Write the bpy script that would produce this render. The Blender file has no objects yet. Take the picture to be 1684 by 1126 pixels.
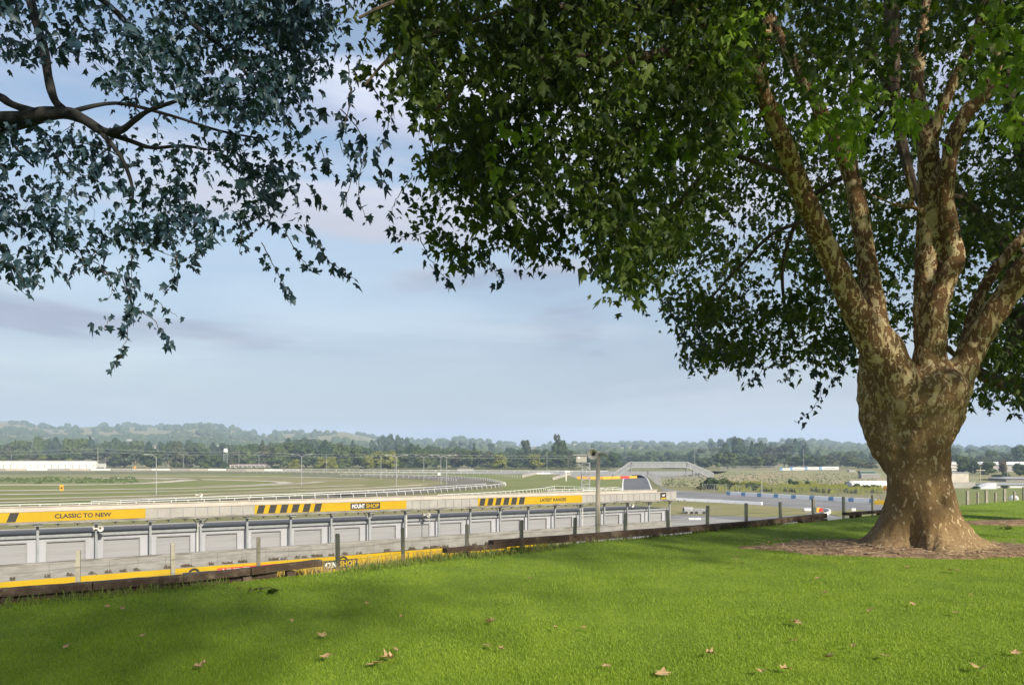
import bpy, bmesh, math, random
import numpy as np
from mathutils import Vector, Matrix, noise as mnoise
R=math.radians
sc=bpy.context.scene
C=sc.collection
# ------------------------------------------------------------------ camera, world, sun, exposure
EYE=1.6; PL=-9.3; F=1250.0; HX=842.0; HY=748.0
cam=bpy.data.cameras.new('camera'); co=bpy.data.objects.new('camera',cam); C.objects.link(co)
co.location=(0,0,EYE); co.rotation_euler=(R(90),0,0)
cam.sensor_width=36; cam.lens=36*F/1684; cam.shift_y=(HY-563)/1684; cam.clip_start=.05; cam.clip_end=20000
sc.camera=co
SUN_EL=R(30); SUN_AZ=R(146)      # azimuth measured clockwise from +Y (the view direction)
w=bpy.data.worlds.new('World'); sc.world=w; w.use_nodes=True
nt=w.node_tree; nt.nodes.clear(); N=nt.nodes.new; L=nt.links.new
out=N('ShaderNodeOutputWorld'); bg=N('ShaderNodeBackground'); bg.inputs[1].default_value=1.0
sky=N('ShaderNodeTexSky'); sky.sky_type='NISHITA'; sky.sun_disc=False
sky.sun_elevation=SUN_EL; sky.sun_rotation=SUN_AZ; sky.air_density=1.2; sky.dust_density=1.5
sk=N('ShaderNodeVectorMath'); sk.operation='SCALE'; sk.inputs['Scale'].default_value=.105; L(sky.outputs[0],sk.inputs[0])
tc=N('ShaderNodeTexCoord'); sep=N('ShaderNodeSeparateXYZ'); L(tc.outputs['Generated'],sep.inputs[0])
def M(op,a,b=None,c=None,clamp=False):
    n=N('ShaderNodeMath'); n.operation=op; n.use_clamp=clamp
    for i,v in enumerate((a,b,c)):
        if v is None: continue
        if isinstance(v,(int,float)): n.inputs[i].default_value=v
        else: L(v,n.inputs[i])
    return n.outputs[0]
zz=M('ADD',M('MAXIMUM',sep.outputs[2],0.0),.11)
cmb=N('ShaderNodeCombineXYZ'); L(M('DIVIDE',sep.outputs[0],zz),cmb.inputs[0]); L(M('DIVIDE',sep.outputs[1],zz),cmb.inputs[1])
def clouds(scale,sx,off,lo,hi,detail=7):
    mp=N('ShaderNodeMapping'); L(cmb.outputs[0],mp.inputs[0]); mp.inputs['Scale'].default_value=(sx,1,1); mp.inputs['Location'].default_value=off
    n=N('ShaderNodeTexNoise'); n.inputs['Scale'].default_value=scale; n.inputs['Detail'].default_value=detail; n.inputs['Roughness'].default_value=.52
    n.inputs['Distortion'].default_value=.4
    L(mp.outputs[0],n.inputs['Vector'])
    r=N('ShaderNodeMapRange'); r.interpolation_type='SMOOTHSTEP'; L(n.outputs['Fac'],r.inputs[0]); r.inputs[1].default_value=lo; r.inputs[2].default_value=hi
    return r.outputs[0]
cm2=N('ShaderNodeCombineXYZ'); L(sep.outputs[0],cm2.inputs[0]); L(M('MULTIPLY',sep.outputs[2],6.0),cm2.inputs[1]); L(sep.outputs[1],cm2.inputs[2])
def streak(scale,off,lo,hi):
    mp=N('ShaderNodeMapping'); L(cm2.outputs[0],mp.inputs[0]); mp.inputs['Location'].default_value=off
    n=N('ShaderNodeTexNoise'); n.inputs['Scale'].default_value=scale; n.inputs['Detail'].default_value=6; n.inputs['Roughness'].default_value=.5; n.inputs['Distortion'].default_value=.3; L(mp.outputs[0],n.inputs['Vector'])
    r=N('ShaderNodeMapRange'); r.interpolation_type='SMOOTHSTEP'; L(n.outputs['Fac'],r.inputs[0]); r.inputs[1].default_value=lo; r.inputs[2].default_value=hi; return r.outputs[0]
c1=streak(1.5,(3.1,.7,0),.44,.62); c2=streak(1.7,(7.3,4.2,1),.40,.58)
cc=N('ShaderNodeMix'); cc.data_type='RGBA'; L(c2,cc.inputs[0]); cc.inputs[6].default_value=(.385,.395,.450,1); cc.inputs[7].default_value=(.235,.258,.345,1)
hi_=N('ShaderNodeMapRange'); L(sep.outputs[2],hi_.inputs[0]); hi_.inputs[1].default_value=.25; hi_.inputs[2].default_value=.7; hi_.inputs[3].default_value=1.0; hi_.inputs[4].default_value=2.6
cs=N('ShaderNodeVectorMath'); cs.operation='SCALE'; L(cc.outputs[2],cs.inputs[0]); L(hi_.outputs[0],cs.inputs['Scale'])
low=N('ShaderNodeMapRange'); L(sep.outputs[2],low.inputs[0]); low.inputs[1].default_value=.0; low.inputs[2].default_value=.38; low.inputs[3].default_value=1.0; low.inputs[4].default_value=.10
cf=M('MAXIMUM',M('MULTIPLY',c1,.93),M('MULTIPLY',low.outputs[0],M('ADD',M('MULTIPLY',c1,.2),.8)))
mx=N('ShaderNodeMix'); mx.data_type='RGBA'; L(cf,mx.inputs[0]); L(sk.outputs[0],mx.inputs[6]); L(cs.outputs[0],mx.inputs[7])
L(mx.outputs[2],bg.inputs[0]); L(bg.outputs[0],out.inputs[0])
sl=bpy.data.lights.new('sun','SUN'); sl.energy=4.8; sl.angle=R(2.6); sl.color=(1,.93,.80)
so=bpy.data.objects.new('sun',sl); C.objects.link(so)
sd=Vector((math.sin(SUN_AZ)*math.cos(SUN_EL),math.cos(SUN_AZ)*math.cos(SUN_EL),math.sin(SUN_EL)))
so.rotation_euler=sd.to_track_quat('Z','Y').to_euler(); so.location=(0,-20,60)
sc.view_settings.view_transform='Standard'; sc.view_settings.look='None'; sc.view_settings.exposure=0.55; sc.view_settings.gamma=1
sc.render.engine='CYCLES'
sc.cycles.max_bounces=6; sc.cycles.diffuse_bounces=3; sc.cycles.transmission_bounces=4; sc.cycles.volume_bounces=2; sc.cycles.transparent_max_bounces=8
rng=np.random.default_rng(11); random.seed(11)
# ------------------------------------------------------------------ geometry helpers
def P(px,py,Y): return Vector(((px-HX)/F*Y, Y, EYE-(py-HY)/F*Y))
def G(px,py,z=PL):
    Y=(EYE-z)*F/(py-HY); return Vector(((px-HX)/F*Y,Y,z))
def lerp(x,xs,ys): return float(np.interp(x,xs,ys))
class MB:
    def __init__(s): s.v=[]; s.f=[]; s.mi=[]; s.m=0
    def add(s,vs,fs):
        o=len(s.v); s.v.extend([tuple(v) for v in vs]); s.f.extend([tuple(i+o for i in f) for f in fs]); s.mi.extend([s.m]*len(fs)); return s
    def hexa(s,c8):   # 4 bottom (ccw) + 4 top
        return s.add(c8,[(3,2,1,0),(4,5,6,7),(0,1,5,4),(1,2,6,5),(2,3,7,6),(3,0,4,7)])
    def box(s,c,d,mat=None):
        x,y,z=d[0]/2,d[1]/2,d[2]/2
        vs=[Vector(p) for p in ((-x,-y,-z),(x,-y,-z),(x,y,-z),(-x,y,-z),(-x,-y,z),(x,-y,z),(x,y,z),(-x,y,z))]
        if mat is not None: vs=[mat@v for v in vs]
        return s.hexa([v+Vector(c) for v in vs])
    def beam(s,a,b,wd,ht):
        a,b=Vector(a),Vector(b); d=(b-a).normalized(); sd_=d.cross(Vector((0,0,1)))
        if sd_.length<1e-3: sd_=Vector((1,0,0))
        sd_.normalize(); up=sd_.cross(d).normalized()
        sd_*=wd/2; up*=ht/2
        return s.hexa([a-sd_-up,a+sd_-up,b+sd_-up,b-sd_-up,a-sd_+up,a+sd_+up,b+sd_+up,b-sd_+up])
    def tube(s,pts,rad,n=6,cap=True):
        pts=[Vector(p) for p in pts]
        if not hasattr(rad,'__len__'): rad=[rad]*len(pts)
        rings=[]; prev=None
        for i,p in enumerate(pts):
            d=(pts[min(i+1,len(pts)-1)]-pts[max(i-1,0)])
            if d.length<1e-9: d=Vector((0,0,1))
            d.normalize()
            if prev is None:
                a=Vector((1,0,0)) if abs(d.x)<.9 else Vector((0,1,0)); e=d.cross(a).normalized()
            else:
                e=(prev-d*prev.dot(d)); e=e.normalized() if e.length>1e-6 else d.orthogonal().normalized()
            prev=e; g=d.cross(e)
            rings.append([p+(e*math.cos(2*math.pi*k/n)+g*math.sin(2*math.pi*k/n))*rad[i] for k in range(n)])
        vs=[v for r_ in rings for v in r_]; fs=[]
        for i in range(len(pts)-1):
            for k in range(n): fs.append((i*n+k,i*n+(k+1)%n,(i+1)*n+(k+1)%n,(i+1)*n+k))
        if cap: fs.append(tuple(range(n-1,-1,-1))); fs.append(tuple((len(pts)-1)*n+k for k in range(n)))
        return s.add(vs,fs)
    def poly(s,pts):   # flat n-gon (triangulated)
        from mathutils.geometry import tessellate_polygon
        pts=[Vector(p) for p in pts]; t=tessellate_polygon([pts])
        fs=[]
        for a,b,c in t:
            nz=(pts[b]-pts[a]).cross(pts[c]-pts[a]).z
            fs.append((a,b,c) if nz>=0 else (a,c,b))
        return s.add(pts,fs)
    def strip(s,pts,wd):
        pts=[Vector(p) for p in pts]; vs=[];n=len(pts)
        for i,p in enumerate(pts):
            d=pts[min(i+1,n-1)]-pts[max(i-1,0)]; d.z=0; d.normalize(); q=Vector((-d.y,d.x,0))*wd/2; vs+= [p-q,p+q]
        return s.add(vs,[(2*i,2*i+2,2*i+3,2*i+1) for i in range(n-1)])
    def lathe(s,prof,n=12,mat=None):   # (r,z) profile
        vs=[];fs=[]
        for r_,z in prof:
            for k in range(n):
                v=Vector((r_*math.cos(2*math.pi*k/n),r_*math.sin(2*math.pi*k/n),z)); vs.append(mat@v if mat is not None else v)
        for i in range(len(prof)-1):
            for k in range(n): fs.append((i*n+k,i*n+(k+1)%n,(i+1)*n+(k+1)%n,(i+1)*n+k))
        return s.add(vs,fs)
    def build(s,name,mats,parent=None,smooth=False,origin=None):
        me=bpy.data.meshes.new(name); 
        vs=s.v
        if origin is not None: vs=[(v[0]-origin[0],v[1]-origin[1],v[2]-origin[2]) for v in vs]
        me.from_pydata(vs,[],s.f)
        if not isinstance(mats,(list,tuple)): mats=[mats]
        for m in mats: me.materials.append(m)
        if len(mats)>1: me.polygons.foreach_set('material_index',s.mi)
        if smooth: me.polygons.foreach_set('use_smooth',[True]*len(me.polygons))
        me.update()
        o=bpy.data.objects.new(name,me); C.objects.link(o)
        if parent is not None: o.parent=parent
        if origin is not None: o.location=origin
        return o
def np_mesh(name,V,Fa,mats,parent=None,smooth=False,mi=None):
    """V (n,3); Fa (m,k) index array"""
    me=bpy.data.meshes.new(name); n=len(V); m,k=Fa.shape
    me.vertices.add(n); me.vertices.foreach_set('co',np.ascontiguousarray(V,dtype=np.float32).ravel())
    me.loops.add(m*k); me.loops.foreach_set('vertex_index',np.ascontiguousarray(Fa,dtype=np.int32).ravel())
    me.polygons.add(m); me.polygons.foreach_set('loop_start',np.arange(0,m*k,k,dtype=np.int32)); me.polygons.foreach_set('loop_total',np.full(m,k,dtype=np.int32))
    if not isinstance(mats,(list,tuple)): mats=[mats]
    for q in mats: me.materials.append(q)
    if mi is not None: me.polygons.foreach_set('material_index',mi)
    if smooth: me.polygons.foreach_set('use_smooth',np.ones(m,dtype=bool))
    me.update(calc_edges=True); me.validate()
    o=bpy.data.objects.new(name,me); C.objects.link(o)
    if parent is not None: o.parent=parent
    return o
def tag(o,label=None,cat=None,group=None,kind=None):
    if label: o['label']=label
    if cat: o['category']=cat
    if group: o['group']=group
    if kind: o['kind']=kind
    return o
def empty(name,loc,label,cat,group=None,rz=0):
    o=bpy.data.objects.new(name,None); C.objects.link(o); o.location=loc; o.rotation_euler=(0,0,rz); o.empty_display_size=.2
    return tag(o,label,cat,group)
def copy_tree(o,parent=None):
    c=o.copy(); C.objects.link(c); c.parent=parent
    for ch in list(o.children): copy_tree(ch,c)
    return c
def fbm(x,y,z=0,o=4): return mnoise.fractal(Vector((x,y,z)),1.0,2.0,o)
# ------------------------------------------------------------------ materials
def mat(name,col,rough=.8,col2=None,scale=3.0,bump=0.0,bscale=None,metal=0.0,spec=.3,lo=.35,hi=.65,detail=5,stretch=None,translucent=None,island=None):
    m=bpy.data.materials.new(name); m.use_nodes=True; t=m.node_tree; t.nodes.clear(); N=t.nodes.new; L=t.links.new
    o=N('ShaderNodeOutputMaterial'); b=N('ShaderNodeBsdfPrincipled')
    b.inputs['Base Color'].default_value=(*col,1); b.inputs['Roughness'].default_value=rough; b.inputs['Metallic'].default_value=metal; b.inputs['Specular IOR Level'].default_value=spec
    g=N('ShaderNodeTexCoord'); vec=g.outputs['Object']
    if stretch:
        mp=N('ShaderNodeMapping'); mp.inputs['Scale'].default_value=stretch; L(vec,mp.inputs[0]); vec=mp.outputs[0]
    colout=None
    if col2 is not None:
        n=N('ShaderNodeTexNoise'); n.inputs['Scale'].default_value=scale; n.inputs['Detail'].default_value=detail; n.inputs['Roughness'].default_value=.6; L(vec,n.inputs['Vector'])
        r=N('ShaderNodeMapRange'); r.interpolation_type='SMOOTHSTEP'; L(n.outputs['Fac'],r.inputs[0]); r.inputs[1].default_value=lo; r.inputs[2].default_value=hi
        x=N('ShaderNodeMix'); x.data_type='RGBA'; L(r.outputs[0],x.inputs[0]); x.inputs[6].default_value=(*col,1); x.inputs[7].default_value=(*col2,1)
        colout=x.outputs[2]
    if island is not None:
        ge=N('ShaderNodeNewGeometry'); x=N('ShaderNodeMix'); x.data_type='RGBA'; L(ge.outputs['Random Per Island'],x.inputs[0])
        if colout is None: x.inputs[6].default_value=(*col,1)
        else: L(colout,x.inputs[6])
        x.inputs[7].default_value=(*island,1); colout=x.outputs[2]
    if colout is not None: L(colout,b.inputs['Base Color'])
    if bump:
        n=N('ShaderNodeTexNoise'); n.inputs['Scale'].default_value=bscale or scale*4; n.inputs['Detail'].default_value=6; L(vec,n.inputs['Vector'])
        bu=N('ShaderNodeBump'); bu.inputs['Strength'].default_value=bump; bu.inputs['Distance'].default_value=.05; L(n.outputs['Fac'],bu.inputs['Height']); L(bu.outputs[0],b.inputs['Normal'])
    sh=b.outputs[0]
    if translucent:
        tr=N('ShaderNodeBsdfTranslucent'); mxs=N('ShaderNodeMixShader'); mxs.inputs[0].default_value=translucent[0]
        if colout is not None:
            sc_=N('ShaderNodeMix'); sc_.data_type='RGBA'; sc_.blend_type='MULTIPLY'; sc_.inputs[0].default_value=1; L(colout,sc_.inputs[6]); sc_.inputs[7].default_value=(*translucent[1],1); L(sc_.outputs[2],tr.inputs[0])
        else: tr.inputs[0].default_value=(*translucent[1],1)
        L(sh,mxs.inputs[1]); L(tr.outputs[0],mxs.inputs[2]); sh=mxs.outputs[0]
    L(sh,o.inputs[0]); return m
m_leafL=mat('leaf_glare_blue',(.015,.042,.062),.5,spec=.4,island=(.032,.064,.074),translucent=(.22,(1.3,1.6,.9)))  # blue of the lens glare over the leaves is put into their colour
m_leafM=mat('leaf_green',(.026,.050,.011),.55,spec=.3,island=(.085,.118,.018),translucent=(.38,(1.6,1.8,.5)))
m_leafY=mat('leaf_fresh_sunlit',(.17,.28,.02),.5,spec=.4,island=(.27,.38,.05),translucent=(.4,(1.4,1.6,.6)))  # sunlight on the bright fresh leaf patches is put into this colour
m_twig=mat('twig',(.06,.045,.03),.8,(.12,.09,.06),scale=20)
m_twigpale=mat('pale_twig',(.22,.19,.13),.8)
m_wood=mat('weathered_timber',(.085,.062,.04),.85,(.20,.17,.135),scale=5,bump=.5,stretch=(1,1,6),lo=.4,hi=.7)
m_rail=mat('old_sleeper',(.055,.036,.024),.9,(.17,.13,.09),scale=4,bump=.7,bscale=14,lo=.45,hi=.75)
m_railtop=mat('sleeper_top',(.20,.19,.17),.9,(.10,.085,.06),scale=6,bump=.5)
m_post=mat('grey_post',(.36,.33,.27),.9,(.26,.235,.185),scale=6,bump=.5,stretch=(2,2,.4))
m_wire=mat('wire',(.25,.25,.25),.5,metal=.6)
m_conc=mat('concrete',(.25,.24,.22),.9,(.19,.18,.16),scale=1.3,bump=.2,stretch=(.5,.5,2))
m_conctop=mat('concrete_weathered',(.24,.225,.195),.95,(.135,.125,.105),scale=1.1,bump=.3,stretch=(.35,.35,3),lo=.45,hi=.6)
m_asph=mat('asphalt',(.16,.155,.15),.92,(.22,.21,.20),scale=.09,bump=.1,bscale=8)
m_road=mat('road_asphalt',(.10,.10,.10),.9,(.13,.13,.13),scale=.1)
m_apron=mat('pit_apron',(.24,.23,.205),.95,(.31,.295,.26),scale=.35,stretch=(.3,1.2,1))
m_white=mat('white_paint',(.72,.70,.66),.6,(.60,.57,.52),scale=.8)
m_rwhite=mat('rail_white',(.86,.85,.83),.5)
m_cream=mat('cream_parapet',(.48,.42,.345),.7,(.40,.36,.30),scale=.6)
m_para=mat('parapet_panel',(.33,.31,.275),.7,(.28,.265,.235),scale=.6)
m_rib=mat('grey_steel',(.22,.23,.235),.6,(.27,.28,.28),scale=2)
m_gwall=mat('garage_wall',(.35,.35,.365),.8,(.29,.29,.30),scale=.7,stretch=(1,1,.25),lo=.4,hi=.75)
m_door=mat('roller_door',(.265,.262,.262),.6,(.235,.232,.232),scale=.5,bump=.15,stretch=(.2,.2,6))
m_dark=mat('dark_roofing',(.33,.30,.255),.95,(.37,.34,.29),scale=.5,spec=.0)
m_yel=mat('yellow_banner',(.44,.278,.002),.6,(.41,.255,.002),scale=.5)
m_blk=mat('banner_black',(.035,.033,.03),.6)
m_orange=mat('sign_orange',(.75,.36,.03),.6)
m_red=mat('red_paint',(.60,.05,.03),.6)
m_blue=mat('blue_block',(.16,.29,.46),.6)
m_dgreen=mat('dark_green_paint',(.05,.10,.07),.7)
m_galv=mat('galvanised_steel',(.34,.34,.33),.55,(.27,.27,.26),scale=2)
m_horn=mat('horn_enamel',(.62,.58,.50),.5,(.45,.40,.33),scale=6,lo=.5,hi=.7)
m_hornin=mat('horn_dark',(.05,.045,.04),.6)
m_pole=mat('timber_pole',(.55,.48,.37),.9,(.42,.36,.27),scale=4,bump=.5,stretch=(4,4,.3))
m_glass=mat('window_glass',(.03,.04,.05),.1,spec=.5)
m_dirt=mat('dirt_mulch',(.17,.105,.06),1,(.32,.22,.13),scale=5,bump=.8,bscale=20,lo=.4,hi=.62)
m_deadleaf=mat('dead_leaf',(.36,.24,.11),.8,(.48,.34,.18),scale=12,island=(.30,.17,.075))
m_roofred=mat('roof_tile_brown',(.16,.11,.085),.9,(.2,.15,.12),scale=2)
m_tan=mat('tan_grass',(.235,.20,.090),1,(.165,.165,.048),scale=.06,bump=.2,bscale=1,detail=8)
m_brownm=mat('dry_bank_grass',(.29,.235,.125),1,(.19,.20,.075),scale=.05,detail=8,lo=.4,hi=.6)
m_turf=mat('track_turf',(.135,.160,.032),1,(.175,.175,.052),scale=.05,detail=6)
m_sand=mat('sand_track',(.50,.44,.33),1,(.30,.27,.19),scale=.05)
m_dirtt=mat('dirt_track',(.125,.11,.085),1,(.17,.15,.11),scale=.08)
# ------------------------------------------------------------------ ground and hills
cs_,sn_=math.cos(R(33.5)),math.sin(R(33.5))
def ns(x,y): return (-sn_*x+cs_*y, cs_*x+sn_*y)      # across, along the bank
EDGE=[ns((px-HX)/F*(1.6*F/(py-HY)),1.6*F/(py-HY)) for px,py in ((0,993),(120,983),(250,970),(400,957),(500,946),(600,933),(700,921),(800,909),(900,898),(1000,889),(1100,880),(1200,870),(1300,860),(1400,851),(1600,829),(1684,822))]
EDGE=[(EDGE[0][0],EDGE[0][1]-60)]+EDGE+[(EDGE[-1][0]+3,EDGE[-1][1]+60)]
ES=[e[1] for e in EDGE]; EN=[e[0] for e in EDGE]
def edge_n(s): return lerp(s,ES,EN)
BD=[-60,0,.35,.9,2,6.5,10,25,45,52,54,60]; BZ=[0,0,-.07,-.25,-.62,-1.75,-2.9,-8.2,-8.25,-8.35,-9.6,-9.9]
def lawn_z(x,y):
    n,s=ns(x,y); d=n-edge_n(s)
    z=lerp(d,BD,BZ)
    z+=.02*fbm(x*.35,y*.35)*min(1,max(0,(math.hypot(x,y))/3)) 
    return z
# lawn + bank mesh
svals=np.concatenate([np.arange(-70,-16,3),np.arange(-16,40,.35),np.arange(40,110,3)])
dvals=np.concatenate([np.arange(-50,-14,3),np.arange(-14,1.6,.3),[1.8,2.2,2.8,3.5,4.5,5.5,6.5,8,10,13,16,20,25,30,38,45,50,52,53,54,57,60]])
V=[];
for s in svals:
    e=edge_n(s)
    for d in dvals:
        n=e+d; x=-sn_*n+cs_*s; y=cs_*n+sn_*s; V.append((x,y,lawn_z(x,y)))
nd=len(dvals); Fq=np.array([(i*nd+j,(i+1)*nd+j,(i+1)*nd+j+1,i*nd+j+1) for i in range(len(svals)-1) for j in range(nd-1)])
m_soil=mat('lawn_soil',(.12,.19,.011),1,(.175,.25,.016),scale=1.2,bump=.5,bscale=40,detail=8)
# sheets are wound so normals face up
lawn=np_mesh('lawn',np.array(V),Fq,m_soil,smooth=True); tag(lawn,kind='structure')
# plain + hills : polar grid
SILX=[-900,-400,-100,0,25,60,110,150,200,250,300,330,380,430,470,520,570,590,640,700,760,800,860,940,1000,1050,1130,1180,1330,1440,1560,1684,1900,2600]
SILY=[716,702,697,695,693,701,705,703,702,705,703,698,708,717,714,712,711,716,726,728,723,728,734,731,731,729,731,727,726,736,736,738,736,740]
def hill_z(px,Y):
    ys=lerp(px,SILX,SILY); top=EYE+(HY-ys-1.0)/F*3200
    t=min(1,max(0,(Y-720)/(3200-720))); t=t*t*(3-2*t)
    z=PL+(top-PL)*t
    if Y>3200: z=top-(Y-3200)*.05
    X=(px-HX)/F*Y
    z+=(9*fbm(X/500,Y/500,3.3)+3*fbm(X/120,Y/120,1))*t*(1-.75*t)
    return z
# a bushy bluff on the right, 900 m out
us=np.linspace(-1700,3400,190); ys_=np.concatenate([[-300,-100,0,20,40,60,80,100,130,170,220,300,400,500,600,700],np.arange(760,3600,70),[3800,4200,5000,6000]])
V=[]
for px in us:
    for Y in ys_:
        Yk=abs(Y) if Y<0 else Y
        if Y<20: X=(px-HX)/F*20*6; 
        else: X=(px-HX)/F*(Y if Y>120 else 120)
        V.append((X,Y,PL if Y<=720 else hill_z(px,Y)))
nd=len(ys_); Fq=np.array([(i*nd+j,(i+1)*nd+j,(i+1)*nd+j+1,i*nd+j+1) for i in range(len(us)-1) for j in range(nd-1)])
m_plain=mat('plain_grass',(.16,.155,.055),1,(.22,.19,.085),scale=.012,detail=8,lo=.4,hi=.62)
g=np_mesh('ground',np.array(V),Fq,m_plain,smooth=True); tag(g,kind='structure')
# flat sheets on the plain
def sheet(name,px,m,lvl,zb=PL):
    o=MB().poly([G(a,b,zb+.0)+Vector((0,0,.03*lvl)) for a,b in px]).build(name,m); return tag(o,kind='structure')
def curve(px,n=6,z=PL):   # smooth polyline through px points on plane z
    p=[G(a,b,z) for a,b in px]; out_=[]
    for i in range(len(p)-1):
        p0=p[max(i-1,0)];p1=p[i];p2=p[i+1];p3=p[min(i+2,len(p)-1)]
        for k in range(n):
            t=k/n; out_.append(.5*((2*p1)+(p2-p0)*t+(2*p0-5*p1+4*p2-p3)*t*t+(3*p1-p0-3*p2+p3)*t**3))
    out_.append(p[-1]); return out_
def ssheet(name,px,m,lvl,wd):
    o=MB().strip([v+Vector((0,0,.03*lvl)) for v in curve(px)],wd).build(name,m); return tag(o,kind='structure')
sheet('turf_track',[(-300,837),(300,824),(640,814),(740,808),(812,800),(852,808),(915,806),(1020,806),(1025,788),(948,787),(880,779.5),(740,779),(400,776),(-300,776),(-300,783),(300,783),(480,787),(560,790),(-300,790)],m_turf,1)
sheet('infield',[(-700,838),(0,828),(400,814),(560,808),(700,799),(738,795),(720,790.5),(640,787),(520,784),(300,781.5),(-500,781)],m_tan,2)
sheet('infield_green',[(-500,835),(0,824),(250,814),(420,806),(480,798),(430,791),(330,787),(200,785),(-300,785)],m_turf,3)
sheet('dirt_track',[(-500,778.6),(100,778.2),(400,778),(560,779.5),(660,783),(740,787),(800,791),(818,795.5),(790,799),(720,805),(640,810.5),(520,815.5),(400,818.5),(200,823),(200,826),(420,820.8),(560,818),(700,810.5),(824,799.5),(829,795),(812,789),(740,783),(640,780),(540,777.6),(400,776.6),(-500,776.8)],m_dirtt,4)
sheet('dirt_track',[(480,782.2),(600,784.5),(700,788.6),(742,794),(700,801),(600,808.5),(500,812),(560,816),(700,806.5),(800,797.5),(812,794),(780,789.5),(700,785),(600,782),(480,780.4)],m_dirtt,4)
for pts,wd in (([(-300,798),(0,797.5),(150,797),(240,794.5),(300,790.5),(310,788.4),(270,786.8),(150,785.8)],9.0),([(-300,808),(0,807),(150,805.5),(300,803),(420,799),(500,795),(530,792)],6.5),
               ([(-300,815),(0,813.5),(150,811),(300,807.5),(450,803),(600,798)],5.5),([(-300,823),(0,821),(150,818),(300,814),(450,808.5),(600,803),(700,797)],4.5),([(-300,830),(0,827),(200,821),(330,817.5),(500,811),(600,806.5),(700,801)],3.6),
               ([(-600,774.7),(0,774.7),(400,775),(560,776)],11),([(-600,782.4),(0,782.2),(300,782.6),(480,784.2),(600,787.4)],7),([(230,787.6),(330,788.6),(430,791),(470,794),(430,797),(330,800)],6.0)):
    ssheet('sand_path',pts,m_sand,5,wd)
sheet('race_circuit',[(1085,800),(1110,806),(1180,810.5),(1300,817.5),(1440,826),(1590,833),(1900,850),(1900,1100),(900,1100),(700,960),(900,905),(1109,846),(1108,830)],m_asph,1)
sheet('circuit_infield',[(1085,822),(1108,823),(1254,831),(1345,839),(1325,846),(1250,851),(1200,848.5),(1090,846),(1040,840)],m_tan,2)
sheet('circuit_infield',[(1350,842),(1400,838),(1450,842),(1470,850),(1380,850)],m_tan,3)
sheet('access_road',[(1025,812),(1026,786.6),(1040,781),(1054,781),(1064,786.6),(1073,812)],m_road,2)
for a in ([(1024,812),(1026,787),(1038,781)],[(1074,812),(1064.5,787),(1056,781.5)]): ssheet('road_edge_line',a,m_white,4,.5)
sheet('dry_bank',[(1085,799),(1180,802),(1290,805),(1440,810),(1700,812),(1700,790),(1440,776),(1330,773.5),(1180,773.5),(1110,784),(1085,789)],m_brownm,2)
sheet('access_yard',[(560,775.5),(1200,774.5),(1180,779),(1080,785),(1028,786),(948,786.5),(930,780),(560,776.5)],m_apron,2)
sheet('east_paddock',[(1540,804),(1900,801),(2300,830),(1800,850),(1560,834)],m_turf,3)
# ------------------------------------------------------------------ pit garages, deck, walls
ga,gb,gc=-.62413344,.0546639,.04086345; GY0=71.8
g0=Vector((ga*GY0,GY0,0)); gd=Vector((gb*GY0,gc*GY0,0)); BAY=gd.length; ge=gd.normalized(); gn=Vector((ge.y,-ge.x,0))   # gn faces the camera
def kx(px):
    u=(px-HX)/F; return (u-ga)/(gb-u*gc)
def gp(k,n,z): v=g0+gd*k+gn*n; return Vector((v.x,v.y,z))
def zl(k,a,b): return EYE-(a+(b-a)*k/17)       # drop a at k=0, b at k=17
def gbox(mb,k0,k1,n0,n1,za,zb):
    fa=za if callable(za) else (lambda k:za); fb=zb if callable(zb) else (lambda k:zb)
    mb.hexa([gp(k0,n1,fa(k0)),gp(k1,n1,fa(k1)),gp(k1,n0,fa(k1)),gp(k0,n0,fa(k0)),gp(k0,n1,fb(k0)),gp(k1,n1,fb(k1)),gp(k1,n0,fb(k1)),gp(k0,n0,fb(k0))]); return mb
K0,K1=-3.0,18.1
sheet_pts=[gp(K0-1,8,PL+.12),gp(K1+2,8,PL+.12),gp(K1+2,-2.2,PL+.12),gp(K0-1,-2.2,PL+.12)]
tag(MB().poly(sheet_pts).build('pit_lane',m_apron),kind='structure')
gar=empty('pit_garage',gp(8,-6,PL),'long grey flat roofed block of garages with recessed doors, under the deck','building')
def pp(mb,name,m,par,**k):
    o=mb.build(name,m,par,**k); o.matrix_parent_inverse=Matrix.Translation(-Vector(par.location)) if par.type=='EMPTY' or True else o.matrix_parent_inverse; return o
wt=lambda k:zl(k,7.68,8.72)
WN=-.95
b=MB()
gbox(b,K0,K1,WN-8.3,WN-.25,PL-.2,lambda k:wt(k)-.12)          # core
gbox(b,K0,K1,WN-.25,WN,lambda k:wt(k)-.60,lambda k:wt(k)-.02)         # lintel
for i in range(-3,19): gbox(b,i-.16,min(i+.16,K1),WN-.25,WN+.0,PL-.2,lambda k:wt(k)-.605)
pp(b,'wall',m_gwall,gar)
pp(gbox(MB(),K0-.03,K1+.03,WN-8.6,WN+.25,lambda k:wt(k)-.1,lambda k:wt(k)+.02),'roof',m_dark,gar)
pp(gbox(MB(),K0-.03,K1+.035,WN+.25,WN+.32,lambda k:wt(k)-.22,lambda k:wt(k)+.05),'gutter',m_rib,gar)
for i in range(-3,18):
    d=pp(gbox(MB(),i+.165,i+.835,WN-.246,WN-.16,PL,lambda k:wt(k)-.64),'door',m_door,gar)
    f=MB(); gbox(f,i+.165,i+.835,WN-.15,WN+.05,lambda k:wt(k)-.69,lambda k:wt(k)-.61); gbox(f,i+.155,i+.172,WN-.15,WN+.05,PL,lambda k:wt(k)-.692); gbox(f,i+.828,i+.845,WN-.15,WN+.05,PL,lambda k:wt(k)-.692)
    o=f.build('door_frame',m_door,d)
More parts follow.
